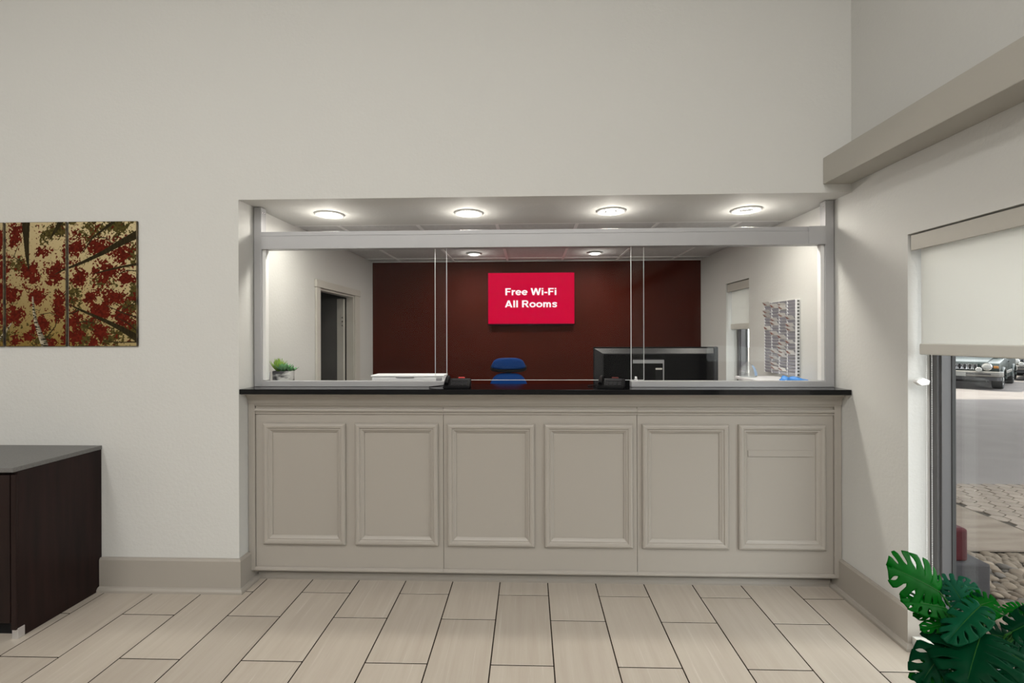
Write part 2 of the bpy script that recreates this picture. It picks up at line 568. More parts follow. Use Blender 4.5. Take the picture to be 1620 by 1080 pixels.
base_run('baseboard_front', [((ROOM_L, D), (0, -1)), ((-4.02, D), (0, -1))], 'piece of tall taupe baseboard left of the dark cabinet')
base_run('baseboard_front', [((-2.688, D), (0, -1)), ((XL, D), (1, -1)), ((XL, 3.02), (1, 0))], 'tall taupe baseboard along the cream front wall and around its corner')
base_run('baseboard_right', [((XR, 3.02), (-1, 0)), ((XR, WIN1[1]), (-1, -1)), ((2.02, WIN1[1]), (0, -1))], 'tall taupe baseboard on the right wall, returning into the window recess')
base_run('baseboard_right', [((XR, WIN1[0]), (-1, 0)), ((XR, -5.0), (-1, 0))], 'tall taupe baseboard on the right wall nearer than the window')
base_run('baseboard_left', [((ROOM_L, -4.8), (1, 0)), ((ROOM_L, D), (1, 0))], 'tall taupe baseboard on the far left wall')


# ------------------------------------------------------------------ windows and blinds
def window(name, w, gl_x=2.062):
    y0, y1, z0, z1 = w
    t = struct(name, None, loc=(2.06, (y0 + y1) / 2, z0))
    build('sill', B(XR - 0.012, 2.06, y0 + 0.002, y1 - 0.045, z0 - 0.004, z0 + 0.012), 'bar' , t, 0.003)
    for (a, b) in ((y1 - 0.045, y1), (y0, y0 + 0.045)):
        build('frame_post', B(2.018, 2.098, a, b, z0, z1), 'mullion', t, 0.002)
        s = -1 if a > y0 + 0.01 else 1
        yy = a if s < 0 else b
        build('glazing_bead', B(2.030, 2.076, min(yy, yy + s * 0.012), max(yy, yy + s * 0.012), z0 + 0.04, z1 - 0.045), 'mullion', t)
        build('gasket', B(2.076, 2.094, min(yy, yy + s * 0.016), max(yy, yy + s * 0.016), z0 + 0.04, z1 - 0.045), 'gasket', t)
    build('frame_rail', B(2.018, 2.098, y0 + 0.045, y1 - 0.045, z0 + 0.012, z0 + 0.052), 'mullion', t)
    build('frame_rail', B(2.018, 2.098, y0 + 0.045, y1 - 0.045, z1 - 0.045, z1), 'mullion', t)
    build('glass_pane', B(2.078, 2.084, y0 + 0.045, y1 - 0.045, z0 + 0.052, z1 - 0.045), 'window_pane', t)
    return t


window('window_1', WIN1)
window('window_2', WIN2)


def blind(w, zb, label, chain_y, holder=True, zv=2.004, chain_z=0.28):
    y0, y1, z0, z1 = w
    t = thing('roller_blind', label, 'blind', (1.96, (y0 + y1) / 2, zb))
    build('valance', B(XR + 0.006, XR + 0.020, y0 + 0.012, y1 - 0.012, zv, z1 - 0.008), 'valance', t, 0.002)
    build('roller', MB().tube([(1.972, y0 + 0.02, 2.045), (1.972, y1 - 0.02, 2.045)], 0.028, 14), 'bar', t)
    fb = B(1.950, 1.9515, y0 + 0.035, y1 - 0.035, zb + 0.05, 2.045)
    build('fabric', fb, 'blind', t)
    build('bottom_bar', B(1.940, 1.962, y0 + 0.033, y1 - 0.033, zb, zb + 0.055), 'bar', t, 0.006, 3)
    for dx in (0.0, 0.026):
        mb = MB()
        n = int((zv - chain_z) / 0.0085)
        for k in range(n):
            z = chain_z + k * 0.0085
            mb.lathe([(0.0008, z - 0.0028), (0.0026, z), (0.0008, z + 0.0028)], (1.962 + dx, chain_y, 0), 5)
        build('bead_chain', mb, 'white_metal', t)
    build('chain_loop', MB().tube([(1.962, chain_y, chain_z), (1.968, chain_y, chain_z - 0.010), (1.975, chain_y, chain_z - 0.014), (1.982, chain_y, chain_z - 0.010), (1.988, chain_y, chain_z)], 0.002, 6), 'white_metal', t)
    if holder:
        hz = 1.345
        hd = MB()
        hd.prism([(1.905, hz), (1.930, hz - 0.018), (1.966, hz - 0.012), (1.972, hz + 0.008), (1.940, hz + 0.022), (1.912, hz + 0.012)], 'y', chain_y - 0.012, chain_y + 0.016)
        build('chain_guide', hd, 'white_metal', t, 0.003)
    return t


blind(WIN1, 1.482, 'wide cream roller blind half drawn over the large lobby window', 2.385)
blind(WIN2, 1.640, 'narrow cream roller blind in the small office window', 4.60, False)

# ------------------------------------------------------------------ office doorway (casing, jambs, leaf)
y0, y1, _, z1 = DOOR
d1 = struct('door_1', None, loc=(XL, (y0 + y1) / 2, 0), label='grey office door standing open in a pale casing')
build('casing', B(XL, XL + 0.018, y0 - 0.075, y0, 0, z1), 'white_trim', d1, 0.004)
build('casing', B(XL, XL + 0.018, y1, y1 + 0.125, 0, z1), 'white_trim', d1, 0.004)
build('casing', B(XL, XL + 0.022, y0 - 0.085, y1 + 0.135, z1, z1 + 0.066), 'white_trim', d1, 0.004)
build('jamb', B(XL - 0.07, XL, y0 - 0.001, y0 + 0.018, 0, z1 - 0.018), 'white_trim', d1)
build('jamb', B(XL - 0.07, XL, y1 - 0.018, y1 + 0.001, 0, z1 - 0.018), 'white_trim', d1)
build('jamb', B(XL - 0.07, XL, y0, y1, z1 - 0.018, z1 + 0.001), 'white_trim', d1)
leaf = build('door_leaf', B(-2.72, -1.962, 4.690, 4.726, 0.008, 1.965), 'door_grey', d1)
build('leaf_edge', B(-1.962, -1.897, 4.684, 4.726, 0.008, 1.965), 'white_trim', leaf)
for z in (0.3, 1.05, 1.735):
    hg = build('hinge', B(-1.915, -1.893, 4.678, 4.684, z - 0.065, z + 0.065), 'white_trim', leaf)
    for dz in (-0.04, 0.0, 0.04):
        build('hinge_screw', B(-1.909, -1.899, 4.676, 4.678, z + dz - 0.006, z + dz + 0.006), 'chrome', leaf)
build('lever_handle', MB().tube([(-2.66, 4.69, 1.02), (-2.66, 4.64, 1.02), (-2.54, 4.635, 1.02)], 0.010, 10), 'chrome', leaf)

# ------------------------------------------------------------------ reception counter
FY = 2.950
cnt = thing('reception_counter', 'taupe painted reception counter with six framed panels below the glass partition', 'counter', (0.05, 3.05, 0))
build('body', B(XL + 0.004, XR - 0.004, FY + 0.03, 3.19, 0.088, 1.222), 'taupe', cnt)
seams = [XL + 0.045, -0.554, 0.664, XR - 0.045]
for i in range(3):
    build('face_panel', B(seams[i] + 0.0012, seams[i + 1] - 0.0012, FY, FY + 0.029, 0.105, 1.135), 'taupe', cnt, 0.001, 1)
    # base lip
    lp = [(FY, 0.105), (FY - 0.004, 0.108), (FY - 0.016, 0.103), (FY - 0.018, 0.093), (FY - 0.014, 0.085), (FY + 0.03, 0.085), (FY + 0.03, 0.105)]
    build('base_lip', MB().prism(lp, 'x', seams[i] + 0.0006, seams[i + 1] - 0.0006), 'taupe', cnt)
    # bead below the frieze
    bd = [(FY, 1.085), (FY - 0.008, 1.087), (FY - 0.009, 1.095), (FY - 0.005, 1.098), (FY - 0.014, 1.103), (FY - 0.016, 1.112), (FY - 0.012, 1.118), (FY - 0.003, 1.121), (FY, 1.124)]
    build('bead_molding', MB().prism(bd, 'x', seams[i] + 0.0006, seams[i + 1] - 0.0006), 'taupe', cnt)
for (a, b) in ((XL + 0.003, XL + 0.045), (XR - 0.045, XR - 0.003)):
    build('end_stile', B(a, b, FY - 0.012, FY + 0.03, 0.085, 1.155), 'taupe', cnt, 0.002, 1)
# cove crown under the top
cv = [(FY + 0.03, 1.150), (FY - 0.014, 1.150), (FY - 0.016, 1.158)]
for k in range(9):
    a = math.pi / 2 * k / 8
    cv.append((FY - 0.016 - 0.062 * (1 - math.cos(a)), 1.160 + 0.058 * math.sin(a)))
cv += [(FY - 0.085, 1.2185), (FY - 0.085, 1.2220), (FY + 0.03, 1.2220)]
build('crown_molding', MB().prism(cv, 'x', XL + 0.003, XR - 0.003), 'taupe', cnt)
fb_ = [(FY + 0.03, 1.136), (FY - 0.006, 1.136), (FY - 0.010, 1.142), (FY - 0.010, 1.150), (FY + 0.03, 1.150)]
build('frieze_molding', MB().prism(fb_, 'x', XL + 0.045, XR - 0.045), 'taupe', cnt)
build('toe_kick', B(XL + 0.004, XR - 0.004, 3.018, 3.04, 0, 0.088), 'taupe_base', cnt)
tb = [(3.018, 0), (3.000, 0), (2.999, 0.012), (3.006, 0.022), (3.010, 0.040), (3.018, 0.044)]
build('base_molding', MB().prism(tb, 'x', XL + 0.03, XR - 0.03), 'taupe_base', cnt)


def frame_molding(x0, x1, z0, z1, y):
    """mitred picture-frame molding: profile swept round a rectangle"""
    prof = [(0.0, 0.0), (0.0, 0.014), (0.006, 0.021), (0.016, 0.024), (0.028, 0.022), (0.034, 0.015), (0.040, 0.016), (0.048, 0.010), (0.056, 0.006), (0.058, 0.0)]
    cor = [(x0, z0, 1, 1), (x1, z0, -1, 1), (x1, z1, -1, -1), (x0, z1, 1, -1)]
    vs = []; fs = []; n = len(prof)
    for (cx, cz, sx, sz) in cor:
        for d, h in prof:
            vs.append((cx + sx * d, y - h, cz + sz * d))
    for i in range(4):
        j = (i + 1) % 4
        for k in range(n - 1):
            fs.append((i * n + k, i * n + k + 1, j * n + k + 1, j * n + k))
    return MB().raw(vs, fs)


FR = [(-1.711, -1.179), (-1.116, -0.586), (-0.528, 0.023), (0.085, 0.636), (0.693, 1.225), (1.285, 1.814)]
for (a, b) in FR:
    build('panel_frame', frame_molding(a, b, 0.255, 1.028, FY), 'taupe', cnt)
sl = build('slot_cover', B(1.346, 1.742, FY - 0.006, FY, 0.829, 0.867), 'taupe', cnt, 0.0015, 1)

ct = build('countertop', B(XL + 0.002, XR - 0.002, D, 3.207, 1.2225, 1.254), 'black_top', None, 0.002, 2)
tag(ct, 'polished black countertop lying along the reception counter', 'countertop')

# ------------------------------------------------------------------ glass partition
gp = thing('glass_partition', 'clear glass screen in a pale metal frame standing on the black countertop', 'partition', (0.05, 3.03, 1.254))
GZ = 1.2545
for (a, b, inner) in ((XL + 0.006, XL + 0.056, 1), (XR - 0.060, XR - 0.006, -1)):
    p = build('post', B(a, b, 3.000, 3.055, GZ, ZC - 0.004), 'alu', gp, 0.002)
    xi = b if inner > 0 else a
    build('glazing_channel', B(min(xi, xi + inner * 0.022), max(xi, xi + inner * 0.022), 3.012, 3.046, 1.295, 2.152), 'white_metal', p)
    for dz in (0.02, 0.02):
        pass
    for k in (-1, 1):
        build('screw', MB().lathe([(0.004, 0), (0.004, 0.002), (0.001, 0.003)], (xi, 3.028 + k * 0.012, ZC - 0.035), 8, 'x') if inner > 0 else
              MB().lathe([(0.004, 0), (0.004, -0.002), (0.001, -0.003)], (xi, 3.028 + k * 0.012, ZC - 0.035), 8, 'x'), 'chrome', p)
build('top_rail', B(XL + 0.056, XR - 0.060, 2.992, 3.055, 2.150, 2.235), 'alu', gp, 0.002)
build('top_rail_cap', B(XL + 0.056, XR - 0.060, 2.998, 3.055, 2.236, 2.264), 'alu', gp, 0.002)
build('rail_joiner', B(1.745, XR - 0.0605, 2.989, 3.02, 2.152, 2.264), 'grey_lens_frame' if 'grey_lens_frame' in M else 'alu', gp)
build('bottom_rail', B(XL + 0.056, -0.557, 3.000, 3.050, GZ, 1.291), 'alu', gp, 0.002)
build('bottom_rail', B(0.640, XR - 0.060, 2.992, 3.050, GZ, 1.292), 'alu', gp, 0.002)


def pane(x0, x1, y, z0, z1, edges):
    p = build('glass_pane', B(x0, x1, y - 0.004, y + 0.004, z0, z1), 'pane', gp)
    for e in edges:
        if e == 'l': build('polished_edge', B(x0 - 0.0022, x0, y - 0.004, y + 0.004, z0, z1), 'pane_edge', p)
        if e == 'r': build('polished_edge', B(x1, x1 + 0.0022, y - 0.004, y + 0.004, z0, z1), 'pane_edge', p)
        if e == 'b': build('polished_edge', B(x0, x1, y - 0.004, y + 0.004, z0 - 0.0022, z0), 'pane_edge', p)
    return p


pane(XL + 0.060, -0.545, 3.022, 1.285, 2.16, 'r')
pane(0.645, XR - 0.062, 3.022, 1.285, 2.16, 'l')
pane(-0.622, 0.728, 3.040, 1.296, 2.16, 'lrb')
build('pane_clip', B(-0.612, -0.580, 3.008, 3.046, 1.291, 1.310), 'grey_plastic', gp, 0.001, 1)
build('pane_clip', MB().lathe([(0.012, 0), (0.012, 0.010), (0.007, 0.012), (0.007, 0.022), (0.009, 0.024), (0.002, 0.028)], (0.672, 3.012, 1.292), 14), 'brushed', gp, smooth=True)


# ------------------------------------------------------------------ counter-top devices
def terminal(x, y, rot, label, flip):
    t = thing('desk_terminal', label, 'terminal', (x, y, 1.2545))
    t.rotation_euler = (0, 0, rot); t.scale = (1.15, 1.0, 1.05)
    body = MB().prism([(-0.075, 0.0), (0.075, 0.0), (0.070, 0.045), (0.052, 0.052), (-0.066, 0.016)], 'x', -0.072, 0.072)
    link('body', body.mesh('body', 0.006, 2, True), 'black', t)
    n = Vector((0, -0.036, 0.118)).normalized()
    def on(a, d, h):  # point on sloped top
        f = (a + 0.066) / 0.118
        return (d, a, 0.016 + 0.036 * f + h)
    def slab(name, x0, x1, a0, a1, h, m, par):
        vs = [on(a0, x0, 0.0), on(a0, x1, 0.0), on(a1, x1, 0.0), on(a1, x0, 0.0), on(a0, x0, h), on(a0, x1, h), on(a1, x1, h), on(a1, x0, h)]
        return link(name, MB().raw(vs, [(0, 1, 2, 3), (7, 6, 5, 4), (0, 4, 5, 1), (1, 5, 6, 2), (2, 6, 7, 3), (3, 7, 4, 0)]).mesh(name), m, par)
    slab('screen', -0.030, 0.056, 0.008, 0.044, 0.003, 'keys', t)
    for i in range(4):
        for j in range(3):
            slab('key', -0.032 + i * 0.023, -0.014 + i * 0.023, -0.056 + j * 0.019, -0.043 + j * 0.019, 0.0035, 'keys', t)
    cr = MB()
    cr.tube([(-0.055, -0.055, 0.028), (-0.055, -0.03, 0.043), (-0.055, 0.02, 0.055), (-0.055, 0.05, 0.058)], [0.011, 0.012, 0.012, 0.013], 10)
    link('side_grip', cr.mesh('side_grip', smooth=True), 'black', t)
    link('red_strip', B(0.0, 0.036, 0.052, 0.066, 0.046, 0.059).mesh('red_strip', 0.003), 'red' if not flip else 'dull_red', t)
    cd = [(-0.07, 0.02, 0.012), (-0.10, 0.0, 0.010), (-0.125, -0.010, 0.008), (-0.155, -0.004, 0.004)] if not flip else \
         [(-0.07, 0.05, 0.012), (-0.085, 0.06, 0.010), (-0.11, 0.055, 0.006), (-0.13, 0.03, 0.004)]
    link('cord', MB().tube(cd, 0.0035, 8).mesh('cord', smooth=True), 'black_matte', t)
    return t


terminal(-0.465, 2.955, 0.05, 'small black desk terminal with a red strip and cord, left one on the black countertop', False)
terminal(0.505, 2.955, -0.25, 'small black desk terminal on the black countertop in front of the monitor', True)

# potted succulent behind the glass
M['marble'] = varied(mat('marbled_pot', rough=0.4), (0.05, 0.05, 0.055), (0.56, 0.555, 0.54), (1, 1, 1.6), nscale=9, detail=4, lo=0.40, hi=0.52)
M['soil'] = bumped(mat('soil', (0.03, 0.02, 0.014), 0.95), 90, 0.6, 0.01)


def leafmat(name, c1, c2, rough=0.4, scale=3):
    return varied(mat(name, rough=rough, spec=0.03), c1, c2, nscale=scale, lo=0.3, hi=0.7)


M['succ1'] = leafmat('succulent_green', (0.06, 0.20, 0.07), (0.22, 0.42, 0.22), scale=30)
M['succ2'] = leafmat('succulent_bright', (0.09, 0.24, 0.03), (0.30, 0.45, 0.10), scale=30)
px_, py_ = -1.684, 3.137
pt = thing('potted_succulent', 'small green succulent in a round marbled pot behind the glass', 'plant', (px_, py_, 1.2545))
link('pot', MB().lathe([(0.058, 0), (0.066, 0.006), (0.069, 0.085), (0.069, 0.094), (0.063, 0.094), (0.062, 0.080)], n=28).mesh('pot', smooth=True), 'marble', pt)
link('soil', MB().lathe([(0.062, 0.078), (0.062, 0.084), (0.02, 0.088)], n=20).mesh('soil'), 'soil', pt)


def succ_leaf(l, w, th):
    mb = MB(); n = 6; secs = []
    for i in range(n + 1):
        u = i / n
        ww = w * (math.sin(math.pi * min(1, u * 0.75 + 0.25)) ** 0.8 if u < 1 else 0.03)
        if u == 1: ww = w * 0.04
        z = 0.35 * l * u * u
        secs.append([(l * u, -ww, z + ww * 0.25), (l * u, 0, z - th * (1 - u)), (l * u, ww, z + ww * 0.25), (l * u, 0, z + th * 0.3)])
    vs = [p for s in secs for p in s]; fs = []
    for i in range(n):
        for k in range(4):
            fs.append((i * 4 + k, i * 4 + (k + 1) % 4, i * 4 + 4 + (k + 1) % 4, i * 4 + 4 + k))
    fs.append((0, 1, 2, 3)); fs.append(tuple(n * 4 + k for k in (3, 2, 1, 0)))
    return mb.raw(vs, fs).mesh('leaf', smooth=True)


sm1 = succ_leaf(0.05, 0.015, 0.008); sm1.materials.append(M['succ1'])
sm2 = succ_leaf(0.065, 0.009, 0.006); sm2.materials.append(M['succ2'])
for (cx, cy, cz, me, rings, sc) in ((0.01, -0.02, 0.098, sm1, ((7, 0.25, 1.0), (6, 0.7, 0.8), (4, 1.15, 0.55)), 1.0),
                                    (-0.035, 0.0, 0.092, sm2, ((8, 0.55, 1.0), (7, 0.95, 1.0), (4, 1.3, 1.0)), 0.95),
                                    (0.055, 0.0, 0.095, sm1, ((6, 0.1, 0.8), (4, 0.8, 0.6)), 0.9)):
    for (n, el, s) in rings:
        for k in range(n):
            o = link('leaf', me, None, pt)
            a = 2 * math.pi * (k + random.random() * 0.3) / n + el
            o.matrix_local = Matrix.Translation((cx, cy, cz)) @ Matrix.Rotation(a, 4, 'Z') @ Matrix.Rotation(-el, 4, 'Y') @ Matrix.Scale(s * sc * 1.35, 4)
wb = build('card_box', B(-1.772, -1.746, 3.068, 3.085, 1.2545, 1.345), 'white_plastic', None, 0.002)
tag(wb, 'slim white upright box between the succulent pot and the frame post', 'box')

# ------------------------------------------------------------------ office furniture and machines
cab = thing('storage_cabinet', 'white storage cabinet under the printer behind the counter', 'cabinet', (-0.95, 3.5, 0))
build('body', B(-1.35, -0.52, 3.26, 3.72, 0.05, 1.03), 'white_plastic', cab, 0.003)
build('plinth', B(-1.33, -0.54, 3.28, 3.70, 0, 0.05), 'black_matte', cab)
build('top', B(-1.36, -0.51, 3.25, 3.73, 1.03, 1.05), 'white_plastic', cab, 0.002)
for (a, b) in ((-1.345, -0.94), (-0.93, -0.525)):
    dd = build('door', B(a, b, 3.72, 3.738, 0.06, 1.02), 'white_plastic', cab, 0.002)
    hx = b - 0.04 if a < -1 else a + 0.04
    build('handle', B(hx - 0.006, hx + 0.006, 3.738, 3.758, 0.5, 0.62), 'chrome', dd)
pr = thing('printer', 'long white office printer standing behind the left glass pane', 'printer', (-0.87, 3.45, 1.05))
build('body', B(-1.135, -0.622, 3.305, 3.46, 1.05, 1.292), 'white_plastic', pr, 0.008, 3)
build('lid', B(-1.140, -0.617, 3.300, 3.46, 1.293, 1.305), 'white_plastic', pr, 0.004)
build('lid_grip', B(-0.96, -0.83, 3.296, 3.302, 1.288, 1.294), 'grey_plastic', pr)
build('button', B(-0.655, -0.632, 3.300, 3.306, 1.268, 1.288), 'grey_plastic', pr, 0.001, 1)
build('paper_tray', B(-1.10, -0.65, 3.29, 3.306, 1.08, 1.14), 'grey_plastic', pr, 0.002)

desk = thing('office_desk', 'office desk behind the counter carrying the big monitor', 'desk', (0.85, 3.6, 0))
build('desktop', B(0.25, 1.55, 3.25, 3.95, 0.71, 0.74), 'white_trim', desk, 0.003)
for (a, b) in ((0.27, 0.30), (1.50, 1.53)):
    build('side_panel', B(a, b, 3.28, 3.92, 0, 0.71), 'white_trim', desk)
build('modesty_panel', B(0.30, 1.50, 3.30, 3.318, 0.25, 0.71), 'white_trim', desk)

mo = thing('monitor', 'large black monitor seen from behind on the office desk', 'monitor', (0.90, 3.45, 0.74))
MX0, MX1, MYF, MZ0, MZ1 = 0.457, 1.345, 3.40, 0.985, 1.500
build('screen_rim', B(MX0, MX1, MYF + 0.008, MYF + 0.035, MZ0, MZ1), 'black', mo, 0.003)
bk = MB()
o_ = [(MX0 + 0.004, MZ0 + 0.004), (MX1 - 0.032, MZ0 + 0.004), (MX1 - 0.032, MZ1 - 0.010), (MX0 + 0.004, MZ1 - 0.010)]
i_ = [(MX0 + 0.060, MZ0 + 0.05), (MX1 - 0.040, MZ0 + 0.05), (MX1 - 0.040, MZ1 - 0.046), (MX0 + 0.060, MZ1 - 0.046)]
vs = [(x, MYF + 0.008, z) for x, z in o_] + [(x, MYF - 0.022, z) for x, z in i_]
bk.raw(vs, [(0, 1, 5, 4), (1, 2, 6, 5), (2, 3, 7, 6), (3, 0, 4, 7), (4, 5, 6, 7)])
build('back_shell', bk, 'shell', mo)
build('side_rim', B(MX1 - 0.030, MX1 - 0.002, MYF - 0.004, MYF + 0.010, MZ0 + 0.003, MZ1 - 0.003), 'grey_dark' if 'grey_dark' in M else 'charcoal', mo, 0.002)
build('back_panel', B(MX0 + 0.066, MX1 - 0.046, MYF - 0.026, MYF - 0.022, MZ0 + 0.056, MZ1 - 0.052), 'black', mo)
hub = build('connector_bay', B(0.715, 0.945, MYF - 0.055, MYF - 0.024, 1.10, 1.415), 'black', mo, 0.004)
build('vent_strip', B(0.725, 0.942, MYF - 0.058, MYF - 0.054, 1.385, 1.410), 'grey_plastic', hub)
build('vent_side', B(0.936, 0.944, MYF - 0.059, MYF - 0.054, 1.12, 1.41), 'grey_plastic', hub)
build('label', B(0.885, 0.930, MYF - 0.0575, MYF - 0.0545, 1.340, 1.352), 'white_trim', hub)
build('port', B(0.886, 0.930, MYF - 0.0575, MYF - 0.0545, 1.25, 1.335), 'black_matte', hub)
build('stand_neck', B(0.84, 0.96, MYF - 0.02, MYF + 0.03, 0.755, 1.1), 'black', mo, 0.006)
build('stand_foot', B(0.68, 1.12, MYF - 0.10, MYF + 0.16, 0.7405, 0.758), 'black', mo, 0.005)

# blue task chair
ch = thing('office_chair', 'blue padded office chair with a separate headrest in front of the maroon wall', 'chair', (-0.203, 4.25, 0))


def pad(name, x, z0, z1, w_bot, w_top, y, th, m, par, bulge=0.25):
    """rounded upholstered pad seen from the front"""
    n = 40; rows = []
    zc = (z0 + z1) / 2; hh = (z1 - z0) / 2
    mb = MB(); prof = [(1.0, 0.0), (0.985, 0.35), (0.93, 0.65), (0.78, 0.9), (0.45, 1.0), (0.02, 1.03)]
    vs = []
    outline = []
    for k in range(n):
        a = 2 * math.pi * k / n
        c, s = math.cos(a), math.sin(a)
        e = 2 / 3.4
        ux = math.copysign(abs(c) ** e, c); uz = math.copysign(abs(s) ** e, s)
        wz = w_bot + (w_top - w_bot) * (uz + 1) / 2
        outline.append((ux * wz / 2, uz * hh))
    layers = [(-1, p) for p in reversed(prof)] + [(1, p) for p in prof]
    for sgn, (s, d) in layers:
        for (ox, oz) in outline:
            vs.append((x + ox * s, y - sgn * d * th / 2, zc + oz * s))
    fs = []
    L = len(layers)
    for i in range(L - 1):
        for k in range(n):
            fs.append((i * n + k, i * n + (k + 1) % n, (i + 1) * n + (k + 1) % n, (i + 1) * n + k))
    fs.append(tuple(range(n))); fs.append(tuple((L - 1) * n + k for k in range(n)))
    mb.raw(vs, fs)
    return build(name, mb, m, par, smooth=True)


cx_ = -0.203
pad('headrest', cx_, 1.276, 1.384, 0.345, 0.25, 4.27, 0.10, 'blue', ch)
pad('headrest_shell', cx_, 1.250, 1.33, 0.325, 0.345, 4.285, 0.09, 'black_matte', ch)
pad('backrest', cx_, 0.62, 1.246, 0.43, 0.36, 4.29, 0.11, 'blue', ch)
pad('back_shell', cx_, 0.64, 1.225, 0.41, 0.36, 4.345, 0.05, 'black_matte', ch)
build('headrest_bar', B(cx_ - 0.03, cx_ + 0.03, 4.325, 4.34, 1.18, 1.30), 'black_matte', ch)
build('back_bar', MB().tube([(cx_, 4.36, 0.75), (cx_, 4.37, 0.5), (cx_, 4.2, 0.41), (cx_, 4.05, 0.41)], 0.022, 8), 'black_matte', ch)
sp = MB().box(cx_ - 0.24, cx_ + 0.24, 3.80, 4.27, 0.44, 0.53)
build('seat', sp, 'blue', ch, 0.035, 4, True)
build('gas_column', MB().lathe([(0.028, 0.12), (0.028, 0.28), (0.018, 0.28), (0.018, 0.44)], (cx_, 4.05, 0), 14), 'black_matte', ch)
for k in range(5):
    a = 2 * math.pi * k / 5 + 0.3
    ex, ey = cx_ + 0.28 * math.cos(a), 4.05 + 0.28 * math.sin(a)
    lg = build('base_leg', MB().tube([(cx_, 4.05, 0.13), (ex, ey, 0.075)], [0.028, 0.018], 8), 'black_matte', ch)
    build('caster', MB().lathe([(0.012, -0.018), (0.028, -0.014), (0.028, 0.014), (0.012, 0.018)], (ex, ey, 0.029), 14, 'x'), 'black', lg)
for s in (-1, 1):
    build('armrest', MB().tube([(cx_ + s * 0.26, 4.1, 0.48), (cx_ + s * 0.28, 4.12, 0.66), (cx_ + s * 0.28, 3.9, 0.68)], 0.02, 8), 'black_matte', ch)

# television on the back wall
tv = thing('television', 'wall-mounted flat television showing a red screen with white lettering', 'television', (0.0075, YB - 0.03, 2.0))
build('casing', B(-0.482, 0.497, YB - 0.058, YB - 0.022, 1.708, 2.300), 'black', tv, 0.004)
scr = build('screen', B(-0.476, 0.491, YB - 0.0605, YB - 0.0580, 1.722, 2.294), 'screen_red', tv)
build('sensor', B(-0.012, 0.008, YB - 0.060, YB - 0.056, 1.702, 1.712), 'charcoal', tv)
build('wall_mount', B(-0.15, 0.165, YB - 0.022, YB, 1.85, 2.15), 'black_matte', tv)


def rect(x0, x1, y0, y1):
    return [[(x0, y0), (x1, y0), (x1, y1), (x0, y1)]]


def ribbon(pts, w):
    out = []
    P = [Vector(p) for p in pts]
    L = []
    for k, p in enumerate(P):
        t = (P[min(k + 1, len(P) - 1)] - P[max(k - 1, 0)]).normalized()
        n = Vector((-t.y, t.x)) * w / 2
        L.append((p + n, p - n))
    for (a, b), (c, d) in zip(L[:-1], L[1:]):
        out.append([tuple(b), tuple(d), tuple(c), tuple(a)])
    return out


def arc(cx, cy, rx, ry, a0, a1, w, n=18):
    return ribbon([(cx + rx * math.cos(math.radians(a0 + (a1 - a0) * k / n)), cy + ry * math.sin(math.radians(a0 + (a1 - a0) * k / n))) for k in range(n + 1)], w)


GLYPH = {
    'F': (0.76, rect(.07, .28, 0, 1) + rect(.28, .72, .83, 1) + rect(.28, .65, .42, .59)),
    'r': (0.50, rect(.06, .25, 0, .725) + ribbon([(.17, .36), (.19, .49), (.26, .58), (.36, .63), (.48, .62)], .18)),
    'e': (0.74, arc(.365, .3625, .265, .28, 0, 322, .18) + rect(.12, .635, .30, .43)),
    'i': (0.34, rect(.07, .265, 0, .725) + rect(.07, .265, .84, 1)),
    'l': (0.34, rect(.07, .265, 0, 1)),
    '-': (0.44, rect(.04, .40, .27, .46)),
    'W': (1.24, [[(.23, 0), (.43, 0), (.21, 1), (0, 1)], [(.23, 0), (.43, 0), (.72, 1), (.51, 1)], [(.80, 0), (1.0, 0), (.72, 1), (.51, 1)], [(.80, 0), (1.0, 0), (1.23, 1), (1.02, 1)]]),
    'A': (0.92, [[(0, 0), (.215, 0), (.55, 1), (.34, 1)], [(.675, 0), (.89, 0), (.55, 1), (.34, 1)]] + rect(.2, .69, .21, .37)),
    'R': (0.92, rect(.07, .28, 0, 1) + rect(.28, .52, .83, 1) + rect(.28, .52, .41, .58) + arc(.52, .705, .195, .21, 90, -90, .18) + [[(.64, 0), (.88, 0), (.62, .45), (.39, .45)]]),
    'o': (0.78, arc(.385, .3625, .28, .28, 0, 360, .185)),
    'm': (1.02, rect(.06, .25, 0, .725) + ribbon([(.17, .40), (.20, .53), (.29, .63), (.40, .63), (.49, .57), (.51, .45), (.51, 0)], .185) + ribbon([(.52, .40), (.56, .53), (.65, .63), (.76, .63), (.85, .57), (.87, .45), (.87, 0)], .185)),
    's': (0.70, ribbon([(.61, .52), (.55, .61), (.45, .645), (.33, .65), (.21, .61), (.165, .53), (.22, .45), (.36, .40), (.50, .34), (.565, .25), (.56, .17), (.48, .09), (.36, .075), (.22, .10), (.12, .19)], .165)),
    ' ': (0.34, [])}


def lettering(txt, x, y, z, par, m, cap, width):
    """bold plain capitals and small letters drawn as flat strokes on the screen"""
    vs, fs = [], []
    pen = 0.0
    for ch_ in txt:
        adv, polys = GLYPH[ch_]
        for poly in polys:
            n = len(vs)
            vs += [(pen + px, py) for px, py in poly]
            fs.append(tuple(range(n, n + len(poly))))
        pen += adv
    x0 = min(v[0] for v in vs); x1 = max(v[0] for v in vs)
    k = width / (x1 - x0)
    wl = world_loc(par)
    vv = [((px - x0) * k + x - width / 2 - wl.x, y - wl.y, py * cap + z - wl.z) for px, py in vs]
    me = bpy.data.meshes.new('lettering'); me.from_pydata(vv, [], fs); me.update()
    return link('lettering', me, m, par)


lettering('Free Wi-Fi', 0.004, YB - 0.0612, 2.043, scr, 'text_white', 0.079, 0.572)
lettering('All Rooms', 0.006, YB - 0.0612, 1.906, scr, 'text_white', 0.079, 0.588)

